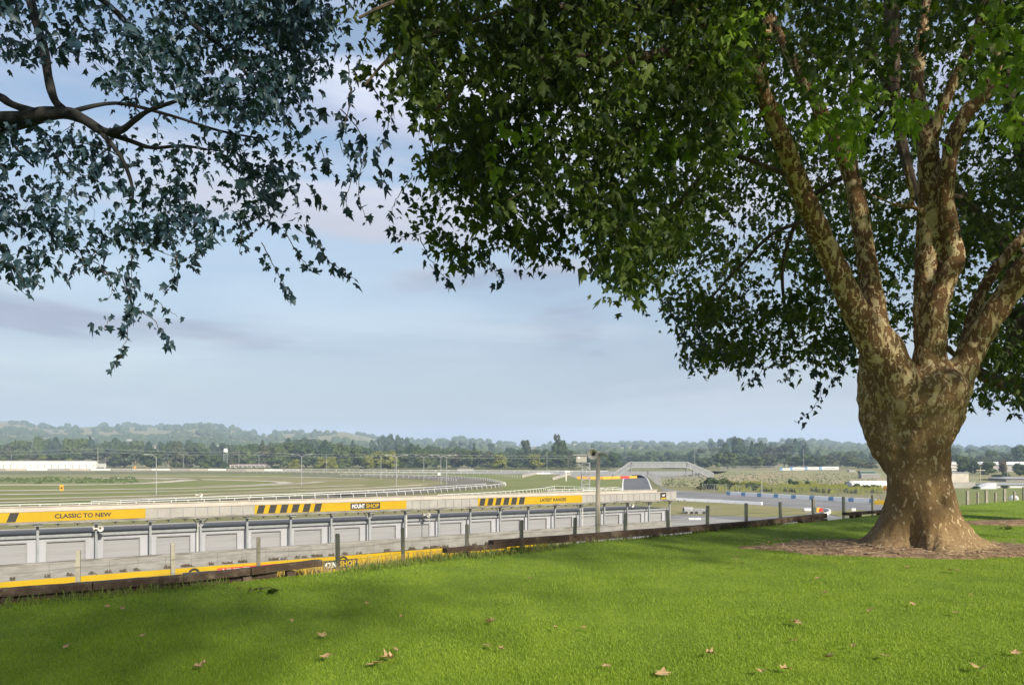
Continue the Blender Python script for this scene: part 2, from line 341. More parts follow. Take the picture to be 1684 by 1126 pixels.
# deck
deck=empty('viewing_deck',gp(8,0,PL),'long raised viewing deck with panelled cream parapets on grey posts in front of the garages','viewing deck')
du=lambda k:zl(k,6.45,7.35); dt=lambda k:zl(k,5.16,5.86)
pp(gbox(MB(),K0,K1-.02,-3.3,.9,lambda k:du(k),lambda k:du(k)+.16),'floor_slab',m_rib,deck)
pp(gbox(MB(),K0,K1-.02,.9,1.02,lambda k:du(k)-.02,lambda k:du(k)+.22),'edge_beam',m_conctop,deck)
pp(gbox(MB(),K0,K1,.86,.95,lambda k:du(k)+.221,lambda k:dt(k)-.12),'near_parapet',m_para,deck)
pp(gbox(MB(),K0,K1,-3.3,-3.2,lambda k:du(k)+.17,lambda k:dt(k)+.10),'far_parapet',m_cream,deck)
pp(gbox(MB(),K0,K1+.01,.78,1.03,lambda k:dt(k)-.119,lambda k:dt(k)-.03),'near_coping',m_cream,deck)
pp(gbox(MB(),K0,K1+.01,-3.4,-3.1,lambda k:dt(k)+.101,lambda k:dt(k)+.17),'far_coping',m_cream,deck)
pp(gbox(MB(),K1,K1+.02,-3.2,.9,lambda k:du(k),lambda k:dt(k)-.03),'end_parapet',m_cream,deck)
bands=[(-3.2,kx(236)),(kx(414),kx(662)),(kx(779),kx(950))]
kk=[K0+.1+.25*i for i in range(85)]
for k in kk:
    if k>K1-.1 or any(a-.05<k<b_+.05 for a,b_ in bands): continue
    pp(gbox(MB(),k-.008,k+.008,.951,1.0,lambda q:du(q)+.225,lambda q:dt(q)-.121),'rib',m_rib,deck)
for i in range(-3,19):
    k=min(i,18.0); pp(gbox(MB(),k-.022,k+.022,-.11,.11,PL,lambda q:du(q)-.001),'post',m_rib,deck)
    pp(gbox(MB(),k-.07,k+.07,-.5,.85,lambda q:du(q)-.20,lambda q:du(q)-.003),'bracket',m_rib,deck)
    for q,w_ in ((.33,.05),(.66,.05)):
        pp(gbox(gbox(MB(),k+q-w_,k+q+w_,.3,.7,lambda z:du(z)-.10,lambda z:du(z)-.003),k+q-.01,k+q+.01,.45,.55,lambda z:du(z)-.32,lambda z:du(z)-.101),'hanger',m_rib,deck)
for i in (3,7,11,14,17,-1):
    for s_ in (-1,1):
        mb=MB(); mb.beam(gp(i,0,du(i)-1.05),gp(i+s_*.17,0,du(i)-.02),.09,.09); pp(mb,'brace',m_galv,deck)
for k in (2.97,8.06,14.1):
    mb=MB(); mb.tube([gp(k-.03,.15,PL),gp(k-.03,.15,du(k)-.3)],.05,6); pp(mb,'downpipe',m_white,deck)
# text
def text_mb(s,height,bold=.0,spacing=1.0,ext=.006):
    cu=bpy.data.curves.new('t','FONT'); cu.body=s; cu.size=1; cu.offset=bold; cu.extrude=0; cu.space_character=spacing; cu.resolution_u=3
    o=bpy.data.objects.new('t',cu); C.objects.link(o); bpy.context.view_layer.update()
    me=bpy.data.meshes.new_from_object(o.evaluated_get(bpy.context.evaluated_depsgraph_get()))
    vs=np.array([v.co[:] for v in me.vertices]); fs=[tuple(p.vertices) for p in me.polygons]
    bpy.data.objects.remove(o); bpy.data.curves.remove(cu); bpy.data.meshes.remove(me)
    mn,mxx=vs.min(0),vs.max(0); vs-= (mn+mxx)/2; vs*=height/(mxx[1]-mn[1]); return vs,fs,(mxx[0]-mn[0])*height/(mxx[1]-mn[1])
def put_text(name,s,m,par,fr,height,width,bold=.02):
    """fr(u,v) -> world point for metres along / up from text centre; extruded letters"""
    vs,fs,wd=text_mb(s,height,bold); sx=width/wd
    a=[fr(v[0]*sx,v[1],0) for v in vs]; mb=MB().add(a,fs)
    return pp(mb,name,m,par)
def banner(label,ka,kb,stripes,texts,group='yellow banners along the deck parapet'):
    fb=lambda k:du(k)+.235; ft=lambda k:dt(k)-.13
    e=empty('banner_sign',gp((ka+kb)/2,1.0,fb((ka+kb)/2)),label,'sign',group)
    pp(gbox(MB(),ka,kb,.953,.985,fb,ft),'panel',m_yel,e)
    for sx0,sx1,slant in stripes:
        for (p0,p1) in ((sx0,sx1),):
            k0,k1=kx(p0),kx(p1); d=slant
            def q(k,t): return gp(k,.990,fb(k)*(1-t)+ft(k)*t)
            mb=MB(); n=gn*.012
            pts=[q(k0,.04),q(k1,.04),q(k1+d,.96),q(k0+d,.96)]
            mb.hexa([pts[0],pts[1],pts[1]-n,pts[0]-n,pts[3],pts[2],pts[2]-n,pts[3]-n]); pp(mb,'stripe',m_blk,e)
    for s,pa,pb,hf,m_,bg_ in texts:
        k0,k1=kx(pa),kx(pb); kc=(k0+k1)/2; wd=(k1-k0)*BAY; H_=(ft(kc)-fb(kc))
        off=.992
        if bg_:
            pp(gbox(MB(),kx(bg_[0]),kx(bg_[1]),.986,.996,lambda k:fb(k)+.12*H_,lambda k:ft(k)-.12*H_),'logo_plate',bg_[2],e); off=1.0
        if s=='SHOP': off=1.0
        slope=(fb(k1)-fb(k0))/wd
        fr=lambda u,v,w_:gp(kc+u/BAY,off,(fb(kc)+ft(kc))/2+v+slope*u)
        put_text('lettering',s,m_,e,fr,H_*hf,wd,.03)
    return e
banner('yellow deck banner reading CLASSIC TO NEW with one black slanted bar at its left',bands[0][0],bands[0][1],[(9,24,.06)],[('CLASSIC TO NEW',88,180,.46,m_blk,None)])
st=[(417+i*19.2-i*i*.12,428+i*19.2-i*i*.12,.05) for i in range(6)]
banner('yellow deck banner with six black slanted bars and a black plate reading MOUNT SHOP',bands[1][0],bands[1][1],st,[('MOUNT',573,594,.5,m_white,(570.5,619,m_blk)),('SHOP',596,617,.5,m_yel,None)])
st=[(781+i*13.3-i*i*.07,789.5+i*13.3-i*i*.07,.05) for i in range(6)]
banner('yellow deck banner reading LATEST RANGES with six black slanted bars, nearest the deck end',bands[2][0],bands[2][1],st,[('LATEST RANGES',881,924,.45,m_blk,None)])
e=empty('logo_sign',gp(kx(1083),1.0,du(17.3)),'small square black and yellow emblem board on the deck parapet right of the speaker pole','sign')
ka,kb=kx(1078.5),kx(1088)
pp(gbox(MB(),ka,kb,.953,1.01,lambda k:du(k)+.3,lambda k:dt(k)-.13),'board',m_blk,e)
pp(gbox(MB(),ka+.02,kb-.02,1.011,1.03,lambda k:du(k)+.32,lambda k:du(k)+.55),'yellow_field',m_yel,e)
kc=(ka+kb)/2; mb=MB(); zc=du(kc)+.85
for a_,b_ in (((-.07,.05),(-.02,.15)),((-.02,.15),(.04,.10)),((.04,.10),(.07,.2)),((-.05,-.05),(.05,-.02))):
    mb.beam(gp(kc+a_[0],1.02,zc+a_[1]),gp(kc+b_[0],1.02,zc+b_[1]),.03,.10)
pp(mb,'emblem',m_white,e)
# pit wall
w0=Vector((-43.9,65.2,0)); w1=Vector((-10,87.9,0)); wd_=(w1-w0); wu=wd_.normalized(); wn=Vector((wu.y,-wu.x,0))
def wp(t,n,z): v=w0+wd_*t+wn*n; return Vector((v.x,v.y,z))
pw=empty('pit_wall',wp(.9,0,PL),'low grey concrete pit wall of jointed panels in front of the garages','wall')
t=-.55; i=0
while t<1.98:
    t1=min(t+.058,1.98); mb=MB(); mb.hexa([wp(t+.0002,.0,PL-.1),wp(t1-.0002,.0,PL-.1),wp(t1-.0002,-.35,PL-.1),wp(t+.0002,-.35,PL-.1),wp(t+.0002,-.02,PL+1.28),wp(t1-.0002,-.02,PL+1.28),wp(t1-.0002,-.35,PL+1.28),wp(t+.0002,-.35,PL+1.28)])
    pp(mb,'wall_panel',m_conc,pw); t=t1
mb=MB(); mb.hexa([wp(-.55,-.015,PL+1.281),wp(1.98,-.015,PL+1.281),wp(1.98,-.6,PL+1.281),wp(-.55,-.6,PL+1.281),wp(-.55,-.05,PL+1.42),wp(1.98,-.05,PL+1.42),wp(1.98,-.6,PL+1.42),wp(-.55,-.6,PL+1.42)]); pp(mb,'coping',m_conctop,pw)
rr=random.Random(5)
weeds=[]
# yellow trackside barrier
D0=-6.8; b0=Vector((-33.8,50.2,0)); b1=Vector((-7.7,67.7,0)); bv=b1-b0; bu_=bv.normalized(); bn=Vector((bu_.y,-bu_.x,0))
def bp(t,n,z): v=b0+bv*t+bn*n; return Vector((v.x,v.y,z))
def bt(px):
    u=(px-HX)/F; return (u*b0.y-b0.x)/(bv.x-u*bv.y)
yb=empty('barrier_board',bp(.5,0,D0-1.6),'long yellow advertising barrier running behind the timber rail, below the pit wall','barrier')
def ybox(ta,tb,n0,n1,z0,z1): return MB().hexa([bp(ta,n1,z0),bp(tb,n1,z0),bp(tb,n0,z0),bp(ta,n0,z0),bp(ta,n1,z1),bp(tb,n1,z1),bp(tb,n0,z1),bp(ta,n0,z1)])
pp(ybox(-.6,bt(900),-.12,0,D0-1.7,D0),'panel',m_yel,yb)
pp(ybox(bt(531),bt(588),.003,.02,D0-1.02,D0-.30),'logo_plate',m_blk,yb)
pp(ybox(bt(300),bt(345),.003,.02,D0-1.3,D0-.34),'logo_plate',m_blk,yb)
pp(ybox(bt(357),bt(455),.003,.02,D0-1.6,D0-.20),'red_plate',m_red,yb)
def ytext(s,pa,pb,zc_,h,m_):
    ta,tb=bt(pa),bt(pb); tc_=(ta+tb)/2; wdt=(tb-ta)*bv.length
    put_text('lettering',s,m_,yb,lambda u,v,w_:bp(tc_+u/bv.length,.03,zc_+v),h,wdt,.03)
ytext('MOUNT',533.5,556,D0-.68,.46,m_white); ytext('SHOP',559,585,D0-.64,.50,m_yel)
pp(MB().tube([bp(bt(564)+(bt(570)-bt(564))*math.cos(a),.03,D0-.34+.26*math.sin(a)) for a in np.linspace(0,math.pi,10)],.07,5),'emblem_arc',m_blk,yb)
ytext('UNDER C',366,428,D0-.50,.46,m_white)
ytext('MOUNT SHOP',292,348,D0-.60,.36,m_white)
pp(MB().tube([bp(bt(319)+(bt(327)-bt(319))*math.cos(a),.03,D0-.46+.34*math.sin(a)) for a in np.linspace(0,math.pi,10)],.08,5),'emblem_arc',m_blk,yb)
# ------------------------------------------------------------------ foreground timber rails
def railsec(label,pts,th,dep,stumps,m=m_rail,cap=True):
    """pts: (px, py of top edge, lift of the top above lawn)"""
    P3=[]
    for px,py,Yv in pts: P3.append(P(px,py,Yv))
    e=empty('timber_rail',(P3[0].x,P3[0].y,0),label,'timber rail','low timber rails along the lawn edge')
    for i in range(len(P3)-1):
        a,b_=P3[i],P3[i+1]; d=(b_-a); dh=Vector((d.x,d.y,0)).normalized(); nrm=Vector((dh.y,-dh.x,0))
        a=a-Vector((0,0,0)); mb=MB(); g_=.004
        a1=a+d.normalized()*g_; b1_=b_-d.normalized()*g_
        n0=nrm*dep/2
        def ring(p,t_): 
            c=.012
            return [p-n0+Vector((0,0,-t_)),p+n0+Vector((0,0,-t_)),p+n0+Vector((0,0,-c)),p+n0-nrm*c,p-n0+nrm*c,p-n0+Vector((0,0,-c))]
        K=10; vs=[];fs=[]
        for q in range(K+1):
            t_=q/K; p=a1.lerp(b1_,t_); jit=.0018*math.sin(q*2.3+i*1.7)+.0012*math.sin(q*5.1)
            vs+=[v+Vector((0,0,jit))+nrm*jit*.6 for v in ring(p,th)]
        for q in range(K):
            for r_ in range(6): fs.append((q*6+r_,q*6+(r_+1)%6,(q+1)*6+(r_+1)%6,(q+1)*6+r_))
        fs+= [tuple(range(5,-1,-1)),tuple(K*6+r_ for r_ in range(6))]
        mb.add(vs,fs)
        o=mb.build('beam',m,e); o.matrix_parent_inverse=Matrix.Translation(-e.location)
    for px,Yv,top in stumps:
        q=P(px,HY,Yv); mb=MB(); zb=lawn_z(q.x,q.y)
        mb.box((q.x,q.y,(zb-.25+top)/2),(.11,.11,top-zb+.25),Matrix.Rotation(R(33),3,'Z')); o=mb.build('stump',m,e); o.matrix_parent_inverse=Matrix.Translation(-e.location)
    return e
def eY(px): return lerp(px,[-200,0,120,250,400,500,600,700,800,900,1000,1100,1200,1300,1400,1600],[7.2,8.25,8.6,9.1,9.7,10.25,10.95,11.7,12.6,13.5,14.4,15.3,16.6,18.1,19.7,25])
railsec('long dark timber rail on stumps at the left, before the yellow barrier',[(-180,981,eY(-180)),(0,967,eY(0)),(151,956.5,eY(151)),(300,944.5,eY(300)),(410,933,eY(410)),(527,919.5,eY(527))],.085,.13,[(12,eY(12)-.03,.06),(260,eY(260)-.05,.05),(405,eY(405),.05),(477,eY(477),.06)])
railsec('lower dark plank lying in the grass beneath the left timber rail',[(-180,995,eY(-180)+.02),(0,980,eY(0)+.02),(151,968,eY(151)+.02),(300,955,eY(300)+.02),(455,937,eY(455)+.02)],.09,.07,[])
railsec('short low timber rail half sunk in grass, left end of the middle rails',[(731,901,eY(731)),(830,893,eY(830)-.08)],.075,.13,[(768,eY(768),.03)])
railsec('longest timber rail, reaching from the lawn middle almost to the plane tree',[(807,888,eY(807)),(965,877,eY(965)),(1135,864,eY(1135)),(1250,855,eY(1250)),(1356,843.5,eY(1356))],.12,.15,[(846,eY(846),.02),(970,eY(970)-.15,.03),(1079,eY(1079)-.15,.03),(1174,eY(1174)-.15,.05),(1262,eY(1262)-.1,.06),(1334,eY(1334)-.1,.08)])
railsec('thin lower plank beneath the longest timber rail',[(1140,874,eY(1140)+.12),(1284,860,eY(1284)+.12)],.05,.06,[])
railsec('short low plank on two stumps under the longest rail right end',[(1316,855.5,eY(1316)-.3),(1357,852.5,eY(1357)-.3)],.06,.14,[(1329,eY(1329)-.33,.0),(1349,eY(1349)-.33,.0)])
railsec('short bench-like timber rail beside the plane tree trunk',[(1390,842.5,eY(1390)-.1),(1456,838,eY(1456)-.2)],.07,.18,[(1402,eY(1402)-.3,.06),(1412,eY(1412)-.1,.06),(1446,eY(1446)-.2,.08)])
# post and wire fence
pa,pb_,pc=-.57097562,.09865391,.06117447; PY0=15.0
TOPX=[130,284,425,555,662,768,858,946,1029,1098,1165,1227,1283,1337,1387,1435]; TOPY=[904,893,882.5,877,867,861.5,854.5,850.5,843,838,831,827,825,819,816,813]
PXF=[129,284,425,555,662,768,858,946,1029,1098,1164,1227,1283,1337,1387,1435]
fe=empty('post_and_wire_fence',(-3,19,-1.7),'post and wire fence of squared grey posts on the bank beyond the timber rails','fence')
tops=[]
for k in range(-3,17):
    Yk=PY0*(1+pc*k); X=(pa+pb_*k)*PY0
    if 0<=k<16: X=(PXF[k]-HX)/F*Yk; ty=TOPY[k]
    else: ty=lerp((X/Yk*F+HX),[-600,130,1435,1600],[960,904,813,806])
    zt=EYE-(ty-HY)/F*Yk; zb=lawn_z(X,Yk)-.3; lean=(rr.uniform(-.03,.03),rr.uniform(-.02,.02))
    mb=MB(); w_=.043
    rot=rr.uniform(.3,.8); A=[]
    for z,sc_ in ((zb,1.05),(zt-.02,1.0),(zt,.8)):
        ox=lean[0]*(z-zt); oy=lean[1]*(z-zt)
        A+= [(X+ox+w_*sc_*1.3*math.cos(rot+a),Yk+oy+w_*sc_*1.3*math.sin(rot+a),z) for a in (math.pi/4,3*math.pi/4,5*math.pi/4,7*math.pi/4)]
    fs=[(0,3,2,1),(8,9,10,11)]+[(i*4+j,i*4+(j+1)%4,(i+1)*4+(j+1)%4,(i+1)*4+j) for i in range(2) for j in range(4)]
    mb.add(A,fs); o=mb.build('post',m_post,fe); o.matrix_parent_inverse=Matrix.Translation(-fe.location)
    tops.append(Vector((X,Yk-.07,zt)))
for dz in (-.33,-.62):
    pts=[]
    for i in range(len(tops)-1):
        for q in range(4):
            t_=q/4; pts.append(tops[i].lerp(tops[i+1],t_)+Vector((0,0,dz-.02*math.sin(math.pi*t_))))
    mb=MB().tube(pts,.0035,4); o=mb.build('wire',m_wire,fe); o.matrix_parent_inverse=Matrix.Translation(-fe.location)
# right end fence beyond the trunk
f2=empty('post_and_wire_fence',(18,28,-1.5),'faint post fence of thin grey posts right of the plane tree, before the green paddock','fence')
for px,ty in ((1591,806),(1608,809),(1622,806),(1637,810),(1652,804),(1668,808),(1684,800)):
    q=P(px,ty,31); zb=q.z-1.5; mb=MB(); mb.box((q.x,q.y,(q.z+zb)/2),(.09 if px in(1591,1622,1652,1684) else .05,.09,q.z-zb)); o=mb.build('post',m_post,f2); o.matrix_parent_inverse=Matrix.Translation(-f2.location)
# ------------------------------------------------------------------ horns and poles
def horn(loc,direction,r_,label,group=None):
    d=Vector(direction).normalized(); q=d.to_track_quat('Z','Y').to_matrix().to_4x4()
    e=empty('horn_loudspeaker',loc,label,'loudspeaker',group); e.rotation_euler=q.to_euler()
    L_=r_*1.5
    prof=[(r_*.12,-L_),(r_*.16,-L_*.8),(r_*.24,-L_*.55),(r_*.42,-L_*.3),(r_*.7,-L_*.1),(r_,0),(r_*1.03,.0),(r_*1.03,.02*r_*5),(r_*.97,.02*r_*5),(r_*.66,-L_*.1),(r_*.38,-L_*.3),(r_*.20,-L_*.55)]
    MB().lathe(prof,20).build('bell',m_horn,e,smooth=True)
    MB().lathe([(0,-L_*.1),(r_*.12,-L_*.12),(r_*.22,-L_*.2),(r_*.25,-L_*.35),(r_*.1,-L_*.5)],14).build('phase_plug',m_hornin,e,smooth=True)
    MB().lathe([(0,-L_*1.35),(r_*.28,-L_*1.33),(r_*.3,-L_*1.2),(r_*.3,-L_*.95),(r_*.12,-L_*.9)],14).build('driver',m_galv,e,smooth=True)
    return e
q=P(983.5,748,35); zb=lawn_z(q.x,q.y)-.3
pe=empty('loudspeaker_pole',(q.x,q.y,zb),'tall weathered timber pole with two horn loudspeakers, on the bank behind the longest rail','pole')
zt=P(0,741,35).z
MB().tube([(0,0,0),(-.01,0,(zt-zb)*.5),(-.0,0,zt-zb)],[.125,.11,.095],12).build('pole',m_pole,pe,smooth=True)
MB().beam((-.22,-.12,zt-zb-.12),(.38,-.12,zt-zb-.12),.05,.08).build('cross_arm',m_galv,pe)
mb=MB(); 
for z in (1.5,2.6,3.4): mb.lathe([(.135,z),(.135,z+.04)],12)
mb.build('pole_band',m_galv,pe)
a=P(975,746.5,34.7); horn(a,(-.25,-1,-.05),.25,'large round horn loudspeaker facing the lawn at the top of the timber pole')
a=P(1000,747,34.9); horn(a,(1,-.12,0),.22,'horn loudspeaker seen side on, pointing right from the timber pole top')
# small white horns on the deck
def twin(px,py,k,n,lab):
    Yk=(gp(k,n,0)).y; c=P(px,py,Yk)
    horn(c+Vector((-.32,0,0)),(-1,-.5,-.1),.27,'white horn loudspeaker pointing left '+lab,'small white horns at the garages')
    horn(c+Vector((.38,0,0)),(.7,-.8,-.1),.27,'white horn loudspeaker pointing right '+lab,'small white horns at the garages')
twin(159,869,1,.6,'on the deck post below the CLASSIC lettering')
twin(700,846.5,kx(700),.9,'on a thin pole in front of the middle garages')
twin(1037,831,kx(1037),.8,'on the deck post next to the speaker pole')
c=gp(kx(700),.9,0); e=empty('speaker_post',(c.x,c.y,PL),'thin galvanised post carrying two white horns in front of the middle garages','pole')
MB().tube([(0,0,0),(0,0,P(0,847,c.y).z-PL)],.05,6).build('pole',m_galv,e); MB().beam((-.35,0,P(0,847,c.y).z-PL-.05),(.35,0,P(0,847,c.y).z-PL-.05),.05,.05).build('cross_arm',m_galv,e)
c=G(326,836); e=empty('speaker_post',(c.x,c.y,PL),'thin post with two white horns standing beyond the deck, left of the black bars','pole')
zt=P(0,813.5,c.y).z
MB().tube([(0,0,0),(0,0,zt-PL)],.06,6).build('pole',m_galv,e); MB().beam((-.4,0,zt-PL-.05),(.4,0,zt-PL-.05),.05,.05).build('cross_arm',m_galv,e)
horn(Vector((c.x-.5,c.y,zt)),(-1,-.4,0),.33,'white horn loudspeaker pointing left on the post beyond the deck'); horn(Vector((c.x+.6,c.y,zt)),(.8,-.6,0),.33,'white horn loudspeaker pointing right on the post beyond the deck')
# ------------------------------------------------------------------ running rails of the racecourse
def running_rail(label,px,post_sp,m=m_rwhite,r_=.055,h=1.15,double=False,cant=.35):
    pts=curve(px,8,PL+h)
    c=sum(pts,Vector())/len(pts)
    e=empty('running_rail',(c.x,c.y,PL),label,'running rail','white running rails of the racecourse')
    q=[p-Vector((c.x,c.y,PL)) for p in pts]
    MB().tube(q,r_,6).build('rail',m,e)
    if double: MB().tube([p-Vector((0,0,h*.45)) for p in q],r_*.7,5).build('lower_rail',m,e)
    acc=0; me=None; cnt=0
    tot=sum((q[i+1]-q[i]).length for i in range(len(q)-1)); sp=max(post_sp,tot/98)
    nxt=0
    for i in range(len(q)-1):
        L_=(q[i+1]-q[i]).length
        while nxt<=acc+L_:
            t_=(nxt-acc)/L_; p=q[i].lerp(q[i+1],t_); d=(q[i+1]-q[i]).normalized(); nr=Vector((-d.y,d.x,0))*cant
            if me is None:
                o=MB().tube([(0,0,-h),(0,0,-h*.35),(0,0,0)],[r_*.75]*3,5).build('post',m,e); me=o
            else: o=me.copy(); C.objects.link(o); o.parent=e
            o.location=p; o.rotation_euler=(0,math.atan2(-cant,h)*0.0,0); nxt+=sp
            if cant:
                o.rotation_euler=(Vector((0,0,1)).rotation_difference((Vector((0,0,h))+nr).normalized())).to_euler()
        acc+=L_
    return e
running_rail('curved white running rail round the dark dirt turn, nearest the deck on the left',[(-260,836),(0,830),(160,826.5),(340,820.5),(506,813.5),(640,808.5),(746,801.5),(800,797.5),(826,794.8),(830,792.2),(812,788),(786,785),(741,782),(690,780.6),(600,779.2)],3.0)
running_rail('white running rail bending up toward the pale kerb in front of the turf',[(720,813.2),(800,809.5),(853,806),(885,803),(912,799)],2.2)
running_rail('double barred white rail fence just beyond the deck, left of the speaker pole',[(901,805),(960,803.2),(1016,801.2),(1017,803.6),(960,805.4)],2.5,double=True,cant=0)
running_rail('white post and rail fence behind the lattice tower foot',[(912,799),(950,800),(1000,802)],3.5,cant=0)
running_rail('far white running rail crossing to the pale kerb before the yellow green trees',[(400,774.6),(500,775.2),(600,775.8),(700,776.4),(780,777.4),(820,779),(861,782.6)],4.5,cant=0)
running_rail('thin farthest white rail along the back straight under the tree line',[(470,771.5),(600,771.9),(760,773),(900,773.8),(1000,774)],9,r_=.10,cant=0)
running_rail('inner white running rail between the two dark strips of the dirt turn',[(560,779.4),(640,781),(720,784.2),(752,787.4)],4.5,cant=0)
running_rail('low pale rail line on the inner edge of the dirt turn',[(150,824.2),(330,817.3),(500,811),(640,804.6),(720,800),(800,795)],6,h=.8,cant=0)
def wallstrip(name,label,cat,px,h,th,m,group=None,seg=None,mats=None):
    pts=curve(px,6); c=pts[len(pts)//2]; e=empty(name,(c.x,c.y,PL),label,cat,group)
    pts=[p-Vector((c.x,c.y,PL)) for p in pts]
    if seg is None:
        mb=MB()
        for i in range(len(pts)-1): mb.beam(pts[i]+Vector((0,0,h/2)),pts[i+1]+Vector((0,0,h/2)),th,h)
        mb.build('wall',m,e)
    else:
        tot=0; cum=[0]
        for i in range(len(pts)-1): tot+=(pts[i+1]-pts[i]).length; cum.append(tot)
        def at(s_): 
            i=int(np.searchsorted(cum,s_,side='right')-1); i=min(max(i,0),len(pts)-2); return pts[i].lerp(pts[i+1],(s_-cum[i])/(cum[i+1]-cum[i]))
        n=max(1,int(tot/seg)); 
        for k in range(n):
            a,b_=at(tot*k/n),at(tot*(k+.96)/n); MB().beam(a+Vector((0,0,h/2)),b_+Vector((0,0,h/2)),th,h).build('block',mats[k%len(mats)],e)
    return e
wallstrip('kerb_wall','pale low wall slanting up from the rail end at the left of the turf','wall',[(861,784.2),(870,782),(881,779.6)],1.1,1.2,m_cream)
wallstrip('kerb_wall','pale low wall slanting at the right of the turf beside the lattice tower','wall',[(911,788.6),(922,785),(937,780.6)],1.1,1.2,m_cream)
wallstrip('barrier_wall','thin bluish white barrier behind the turf between two slanting walls','barrier',[(880,779.4),(905,779.2),(938,780)],.9,.4,m_white)
wallstrip('barrier_wall','white concrete blocks in a row under the far trees at left','barrier',[(-100,773.4),(160,773),(300,773.2),(498,774.2)],1.3,.5,m_cream,seg=14,mats=[m_cream,m_white,m_para])
wallstrip('barrier_wall','long white barrier panels along the near edge of the circuit, right of the deck','barrier',[(1100,822.3),(1112,822.8),(1180,826),(1254,830)],.62,.5,m_white,seg=3.2,mats=[m_rwhite])
wallstrip('tyre_barrier','blue and white block barrier along the far edge of the circuit','barrier',[(1196,813.6),(1260,817.2),(1330,821),(1440,827)],.95,.7,m_white,seg=1.25,mats=[m_blue,m_rwhite,m_rwhite,m_rwhite])
wallstrip('tyre_barrier','red and yellow barrier crossing in front of the footbridge and its road','barrier',[(949,787.4),(985,787.6),(1020,786.8),(1047,786)],1.15,.8,m_red,seg=5,mats=[m_orange,m_orange,m_orange,m_orange,m_red,m_orange,m_red,m_red,m_red])
wallstrip('barrier_wall','curved white kerb wall on the circuit beside the red marker','barrier',[(1336,851),(1356,848),(1365,843.5),(1360,840.2),(1345,838.2)],.55,.3,m_white)
wallstrip('barrier_wall','yellow and grey barrier box at the left side of the plane trunk','barrier',[(1438,829.2),(1460,829.8)],1.0,.9,m_yel,seg=6,mats=[m_yel])
# small bits
def boxthing(name,label,cat,px,py,wpx,hpx,dep,m,group=None,roof=None,extra=None,z=PL):
    c=G(px,py,z); W=wpx/F*c.y; Hh=hpx/F*c.y; e=empty(name,(c.x,c.y+dep/2,z),label,cat,group)
    MB().box((0,0,Hh/2),(W,dep,Hh)).build('body',m,e)
    if roof=='gable':
        r_=roof_h=Hh*.45; a=W/2*1.05; d=dep/2*1.1
        MB().add([(-a,-d,Hh+.01),(a,-d,Hh+.01),(a,d,Hh+.01),(-a,d,Hh+.01),(-a*.8,0,Hh+r_),(a*.8,0,Hh+r_)],[(0,1,5,4),(2,3,4,5),(1,2,5),(3,0,4),(3,2,1,0)]).build('roof',extra or m_roofred,e)
    elif roof=='flat': MB().box((0,0,Hh+.13),(W*1.05,dep*1.05,.25)).build('roof',extra or m_galv,e)
    return e,W,Hh
e,W,Hh=boxthing('white_shed','long low white shed under the far trees at the left edge','building',68,770.5,182,13,14,m_white,roof='flat',extra=m_dark)
for i in range(16): MB().box((-W/2+W*(i+.5)/16,-7.06,Hh*.28),(.5,.1,Hh*.56)).build('pilaster',m_para,e)
c=G(163,769.5); e=empty('storage_tank',(c.x,c.y,PL),'small rounded pale tank at the right end of the white shed','tank')
MB().lathe([(2.1,0),(2.1,3.0),(1.7,3.9),(.8,4.4),(0,4.5)],14).build('shell',m_galv,e,smooth=True); MB().box((0,-2.1,.8),(.6,.2,1.6)).build('hatch',m_rib,e)
e,W,Hh=boxthing('pavilion','low brown roofed pavilion with white verandah posts right of the lattice mast','building',408,769.6,60,5,10,m_para,roof='gable')
for i in range(9): MB().box((-W/2+W*(i+.2)/8.6,-6.2,Hh*.5),(.35,.3,Hh)).build('verandah_post',m_white,e)
MB().box((0,-5.8,Hh-.2),(W,1.0,.35)).build('verandah_fascia',m_white,e)
c=G(453,772.3); e=empty('start_gate',(c.x,c.y,PL),'small white framed board on two legs under the trees','sign')
MB().box((0,0,2.4),(3.6,.2,1.8)).build('board',m_white,e)
for s_ in(-1,1): MB().box((s_*1.75,0,1.4),(.3,.3,2.8)).build('leg',m_white,e)
def marker(px,py,h,txt,lab):
    c=G(px,py); W=h*.55; e=empty('marker_board',(c.x,c.y,PL),lab,'sign','orange distance markers')
    MB().box((0,0,h*.5),(W,.25,h)).build('board',m_orange,e)
    vs,fs,wd=text_mb(txt,h*.5,.03); MB().add([(v[0]*1.2,-.14,v[1]+h*.5) for v in vs],fs).build('numeral',m_blk,e)
marker(101.5,807,1.9,'4','orange distance marker reading 4 on the infield'); marker(222,772.4,2.6,'1','far orange distance marker reading 1 by the back barrier')
